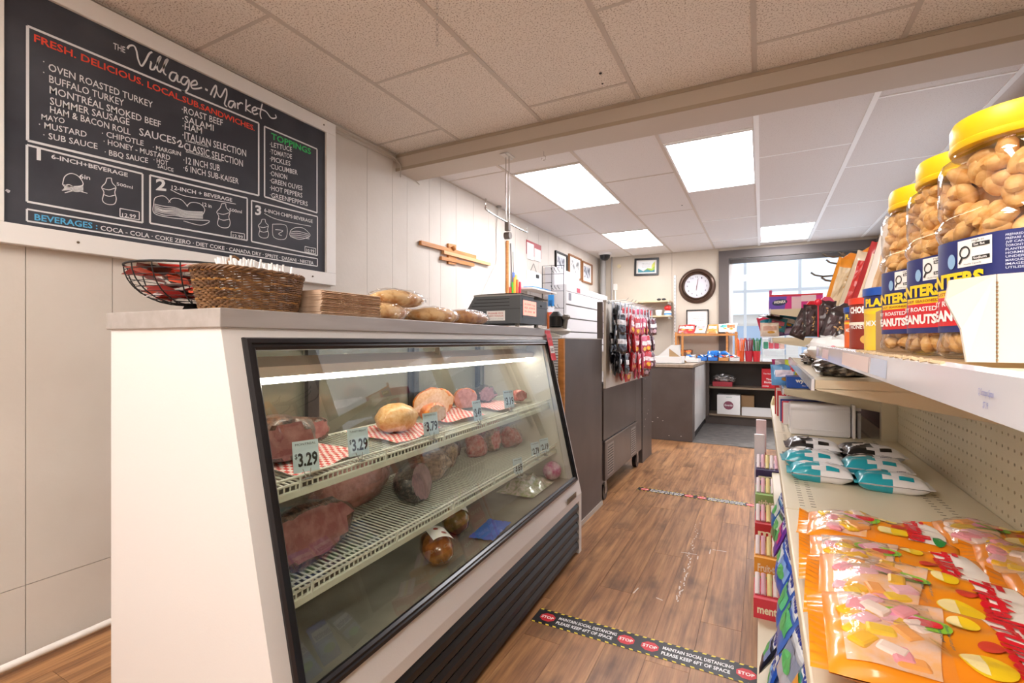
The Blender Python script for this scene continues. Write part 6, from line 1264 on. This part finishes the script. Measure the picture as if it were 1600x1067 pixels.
ob('box_body', MB().box(0, .185, 0, .11, 0, .112, bev=.008), mlk, t, smooth=True); ob('box_rim', MB().box(.188, .198, -.006, .118, -.0, .118, bev=.004).box(.003, .182, -.004, 0, .092, .100).box(.01, .175, -.003, 0, .02, .024), mlk, t, smooth=True); ob('inner_card', MB().box(.204, .215, .01, .1, 0, .09, bev=.003), glass('box_lid', '#ecebf0', opac=.5), t); ob('latch', MB().box(.19, .218, .03, .07, .095, .105), mlk, t)
teal = C('#16a0b4', .3, coat=.5); blk = C('#1b191b', .3, coat=.5); wwh = C('#eeecf0', .3, coat=.5)
def wipes(label, x, y, z, m, rz):
    t = thing('wipes_pack', label, 'wipes pack', (x, y, z), rz); w, h = .128, .082
    me, f = pillow(w, h, .021, int(x * 100 + y * 10), wwh, 36, 26, cr=.15, nm='pack_body'); ob('pack_body', me, None, t)
    up_ = lambda o_: (lambda u, v: f(u, v) + Vector((0, 0, o_ + .0006)))
    ob('coloured_half', patch(patch(MB(), lambda u, v: f(u, v) + Vector((0, 0, .0010)), -w / 2, -.002, -h / 2, h / 2, 18, 26), lambda u, v: f(u, v, -1) - Vector((0, 0, .0010)), -w / 2, -.002, -h / 2, h / 2, 18, 26), m, t, smooth=True)
    ob('crimp', MB().box(-w / 2 - .008, -w / 2 + .001, -h / 2 * .9, h / 2 * .9, -.001, .0012), m, t); ob('crimp', MB().box(w / 2 - .001, w / 2 + .008, -h / 2 * .9, h / 2 * .9, -.001, .0012), wwh, t)
    ob('opening_seal', disc(MB(), up_(.0014), -.030, .012, .015, .010), C('#d9d3d0', .4), t)
    ob('side_tag', patch(MB(), up_(.0014), -.020, .006, -.036, -.026, 5, 3), wwh, t); ob('side_tag', patch(MB(), up_(.0014), .010, .036, -.036, -.026, 5, 3), m, t)
    ob('lettering', letter(letter(MB(), 'wipes', up_(.0018), -.052, -.032, -.018, .006, .03), 'fresh', up_(.0018), -.016, .004, -.033, .004), wwh, t); ob('lettering', letter(MB(), 'Naturals', up_(.0016), .014, .040, .012, .007, .03), C('#4a4a70'), t)
    return t
zz = DZ + .0175
W_ = [('teal wipes pack nearest the aisle edge, front row', .128, 1.40, zz, teal, -.02), ('teal wipes pack stacked behind the nearest left one', .118, 1.485, zz + .012, teal, .03), ('teal wipes pack front row, right side', .262, 1.375, zz, teal, -.03), ('teal wipes pack second row, right side', .248, 1.465, zz + .012, teal, 0),
      ('black wipes pack just behind the teal ones on the left', .126, 1.575, zz, blk, .03), ('black wipes pack stacked behind on the left side', .135, 1.665, zz + .012, blk, -.02), ('black wipes pack furthest back on the left', .135, 1.755, zz, blk, .02),
      ('black wipes pack just behind the teal ones on the right', .262, 1.555, zz, blk, 0), ('black wipes pack stacked in the right column', .272, 1.64, zz + .012, blk, .04), ('black wipes pack furthest back in the right column', .268, 1.725, zz, blk, -.03)]
for a_ in W_: wipes(*a_)
# orange fruit candy bags
org = mat('orange_film', '#f39a1c', .3, coat=.7, col2='#ee8a12', nscale=5); red_ = C('#d8182c', .35); pinkc = C('#f0a8b0', .45)
winm = mat('window_film', '#f2b877', .3, col2='#eec9b4', nscale=70, coat=.9)
def fruitbag(label, x, y, z, w, h, rz, seed, tiltx=0, tilty=0, word='Fruittella'):
    """local +x away from aisle, +y away from camera; text runs towards the camera"""
    t = thing('fruit_candy_bag', label, 'candy bag', (x, y, z), rot=(tiltx, tilty, rz)); me, f = pillow(w, h, .017, seed, org, 44, 34, cr=.26); ob('bag_body', me, None, t)
    U = lambda o_: (lambda u, v: f(u, v) + Vector((0, 0, o_)))
    wn_ = MB(); patch(wn_, lambda u, v: f(u + .06 * w * math.sin(v / h * 3) * (u > -w * .3), v) + Vector((0, 0, .0012)), -w * .43, -w * .04, -h * .42, h * .42, 24, 26); ob('clear_window', wn_, winm, t, smooth=True)
    random.seed(seed)
    for q in range(18):
        a, b = -w * .24 + random.uniform(-.14, .14) * w, random.uniform(-.34, .34) * h; M_ = Matrix.Rotation(random.uniform(0, PI), 3, 'Z'); p_ = f(a, b) + Vector((0, 0, .0002))
        cd_ = ob('wrapped_candy', MB().box(-.013, .013, -.009, .009, -.004, .0030, bev=.0034), C(['#ea9aa6', '#f0b92a', '#f0dcd2', '#f2a85a', '#ecb8c4', '#f0c83a'][q % 6], .3), t, loc=p_, rot=(0, 0, random.uniform(0, PI)))
    for (a_, b_, r_) in ((.07, .24, .013), (.08, -.2, .020)):
        fp_ = ob('lemon_print', disc(MB(), U(.0016), w * a_, h * b_, r_, r_ * .9), C('#f6d024', .35), t); ob('lemon_slice', disc(MB(), U(.0022), w * a_ - .002, h * b_, r_ * .85, r_ * .78, a0=PI / 2, a1=3 * PI / 2), C('#fbe9a8', .35), fp_)
    ob('berry_print', disc(MB(), U(.0018), w * .13, h * .02, .011, .008, rot=.6), C('#d2402e', .4), t)
    lf = ob('leaf_print', disc(MB(), U(.0022), -w * .12, h * .12, .028, .014, rot=-.35), C('#8cc63a', .35), t); ob('pink_print', disc(MB(), U(.0027), -w * .14, h * .13, .019, .009, rot=-.35), C('#ef9cc4'), lf); ob('strawberry_print', disc(MB(), U(.0032), -w * .09, h * .10, .014, .007, rot=-.45), C('#cf1f2c'), lf)
    fm_ = MB(); fm_.grid(lambda a, b: f(-w * .43 + a * w * .39, (b - .5) * h * .84) + Vector((0, 0, .001 + .0062 * min(1, 6 * a * (1 - a)) * min(1, 6 * b * (1 - b)))), 20, 20); ob('clear_film', fm_, film, t, smooth=True)
    # white banner with logo: (text direction -y, text up +x)
    T = lambda o_: (lambda u, v: f(v, -u) + Vector((0, 0, o_)))
    ob('white_banner', MB().grid(lambda a, b: T(.0016)(-h * .36 + a * h * .72, w * .155 + b * w * .20 + .012 * sin(a * 3)), 26, 12), C('#f4efe8', .35), t); ob('green_leaf', disc(MB(), T(.0019), h * .22, w * .36, .020, .008, rot=-.2), C('#2f8f48', .4), t)
    ob('lettering', letter(MB(), word, T(.0040), -h * .36, h * .38, w * .175, w * .13, .04, .25), red_, t)
    ob('lettering', letter(letter(MB(), 'Gluten free / sans gluten', T(.0026), -h * .1, h * .12, -w * .02, .003), 'assorted', T(.0026), -h * .1, h * .06, -w * .05, .003), C('#3f6f7a'), t)
    for sx in (-1, 1): ob('end_seal', MB().grid(lambda a, b: Vector((sx * (w / 2 - .001 + a * .016), (b - .5) * h * .96, .0015 * sin(b * 70) * a + .006 * a * sin(b * 5 + seed))), 3, 60), org, t, smooth=True)
    return t
fz = DZ + .019
fruitbag('orange fruit candy bag furthest back on the deck, behind the big pair', .172, .985, fz, .20, .125, -.10, 3)
fruitbag('second orange fruit candy bag from the back, half under the front one', .172, .835, fz + .002, .215, .15, -.06, 4, .05)
fruitbag('large orange fruit candy bag in front with a full red logo', .178, .725, fz + .012, .225, .16, -.10, 5, .06)
fruitbag('orange fruit candy bag cut off by the bottom edge at the left', .165, .61, fz + .014, .21, .15, -.05, 6, .07)
fruitbag('orange fruit candy bag at the right rear of the deck', .335, 1.01, fz + .004, .16, .13, -.12, 7, .03)
fruitbag('orange fruit candy bag at the right edge, behind the large one', .352, .885, fz + .012, .17, .13, -.2, 8, .05)
fruitbag('orange fruit candy bag lying at the right beside the large one', .345, .75, fz + .018, .17, .15, -.15, 9, .08)
# lower shelf pouches
def pouch(label, x, y, z, w, h, c1, c2, c3, rot, word, seed, wc='#2a3a9a'):
    t = thing('candy_pouch', label, 'candy pouch', (x, y, z), rot=rot); me, f = pillow(w, h, .010, seed, C(c1, .3, coat=.7), 22, 24, cr=.3); ob('pouch_body', me, None, t); U = lambda o_: (lambda u, v: f(u, v) + Vector((0, 0, o_ + .0004)))
    for k, c_ in enumerate((c2, c3)): ob('printed_band', patch(MB(), U(.0010), -w * .45, w * .45, h * (-.25 + .28 * k), h * (-.02 + .28 * k), 18, 8), C(c_, .3), t)
    ob('white_swoosh', patch(MB(), U(.0014), -w * .45, w * .45, h * .08, h * .34, 18, 8), C('#eef0f6', .3), t); ob('leaf_print', disc(MB(), U(.0016), 0, -h * .2, w * .3, h * .1), C('#5fb86a', .35), t)
    ob('lettering', letter(MB(), word, U(.0022), -w * .42, w * .42, h * .12, h * .17, .05, .25), C(wc), t); return t
RP = (PI / 2 - .42, 0, -PI / 2)
mid = [('#e8588a', '#f2a03a', '#e83a7a', 'pink and orange'), ('#f0b4c8', '#4fae4a', '#7a4ac0', 'rainbow striped'), ('#2f9a3e', '#f0d040', '#3a9a8a', 'green'), ('#38a84a', '#e8a03a', '#2f7a8a', 'green and yellow'), ('#b8b8c4', '#8a90a8', '#d8dce6', 'grey'), ('#4a6fc8', '#58b878', '#a8c0e8', 'blue green'), ('#3f66c0', '#5fbf8a', '#c8d4f0', 'pale blue'), ('#2a58c8', '#8ab0f0', '#2f62d0', 'bright blue'), ('#2f62d0', '#e0e8f8', '#3a70d8', 'blue and white'), ('#7a3ab0', '#d03a8a', '#b85ad0', 'purple'), ('#3f8a4a', '#d8e0d0', '#5a5a60', 'small green'), ('#2f6fb8', '#d8dce0', '#7ab0e0', 'small blue')]
for k, (a, b, c_, d) in enumerate(mid):
    y = .52 + k * .125; pouch('%s candy pouch leaning on the middle shelf, number %s from the camera' % (d, ['one', 'two', 'three', 'four', 'five', 'six', 'seven', 'eight', 'nine', 'ten', 'eleven', 'twelve'][k]), .064, y, .582 + .01 * (k % 2), .115, .15, a, b, c_, (RP[0] + .05 * sin(k), .05 * sin(k * 3), RP[2] + .1 * sin(k * 2)), 'mentos', 100 + k)
low = [('#2a58c8', '#3f78d8', '#6aa0e8', 'blue'), ('#2050b8', '#3f78d8', '#dfe8f6', 'dark blue'), ('#46a85a', '#c8e0c8', '#2f8a4a', 'green mint'), ('#3a6fd8', '#7ab0f0', '#2f5fc8', 'crumpled blue'), ('#2f62d0', '#8ab8f0', '#3a70d8', 'bright blue stack'), ('#1d2030', '#8a9ad0', '#3a4a6a', 'black')]
for k, (a, b, c_, d) in enumerate(low):
    y = .95 + k * .13; pouch('%s candy pouch on the bottom deck near the floor tape' % d, .038, y, .275 - .01 * (k % 2), .11, .16, a, b, c_, (RP[0] + .15 * sin(k * 2), .1 * sin(k * 3), RP[2] + .15 * sin(k)), 'mentos', 120 + k)
bxs = [('#d83a4a', 'mentos', 1.95, 'red and white candy roll box'), ('#e8a23a', 'Fruit-tella', 2.14, 'orange yellow candy roll box'), ('#c02f3a', 'mo', 2.33, 'red and green candy box'), ('#8fb06a', 'airheads', 2.52, 'olive green candy box'), ('#3a2a5a', 'n', 2.71, 'dark purple candy box')]
for bi, (c_, w_, y, d) in enumerate(bxs):
    nt_ = bi + 1
    for tr_ in range(nt_):
        c4 = bxs[(bi + tr_ * 2 + 2) % 5][0] if tr_ < nt_ - 1 else c_; w4 = w_ if tr_ == nt_ - 1 else bxs[(bi + tr_ * 2 + 2) % 5][1]
        t = thing('candy_carton', (d if tr_ == nt_ - 1 else 'candy box') + ', %s of the stack %s along the bottom deck' % ('top' if tr_ == nt_ - 1 else ['lowest', 'second', 'third', 'fourth'][tr_], ['nearest', 'second nearest', 'in the middle', 'second furthest', 'furthest'][bi]), 'candy box', (-.026, y, .1505 + tr_ * .0715))
        ob('carton_body', MB().box(0, .12, 0, .17, 0, .071), C(c4, .4), t)
        ob('lettering', letter(MB(), w4, lambda u, v: Vector((.012 + u, -.0008, v)), .0, .09, .02, .03, .03), C('#f4e8c8'), t); ob('lettering', letter(MB(), w4, lambda u, v: Vector((-.0008, .16 - u, v)), .01, .15, .02, .03, .03), C('#f4e8c8'), t)
        if tr_ == nt_ - 1:
            for q in range(5): ob('candy_roll', MB().cyl((.012 + q * .020, .03, .072), (.012 + q * .020, .09, .125), .009, n=10), C(['#f3e6ea', '#e8b8c8', '#f0e0a0'][q % 3], .4), t, smooth=True)
for k, (c_, h, lbl) in enumerate((('#e8e4ea', .50, 'white small pack standing at the far end of the bottom deck'), ('#e07a3a', .40, 'orange and green small pack at the far end of bottom deck'), ('#e8d0d4', .57, 'pale card pack with dark mark on the far end of the bottom deck'))):
    tag(ob('small_pack', MB().box(0, .05, 0, .02, 0, h, bev=.003), C(c_), None, loc=(-.035 + k * .004, 2.90 + k * .03, .1505)), lbl, 'package')
tag(ob('folded_yellow_card', MB().prism([(0, 0), (.03, 0), (.025, .04), (.012, .045)], 0, .03, 'y'), C('#e8dcae', .6), None, loc=(.048, 2.93, DZ + .0005), rot=(0, 0, .2)), 'small yellow folded card at the far corner of the deck', 'card')
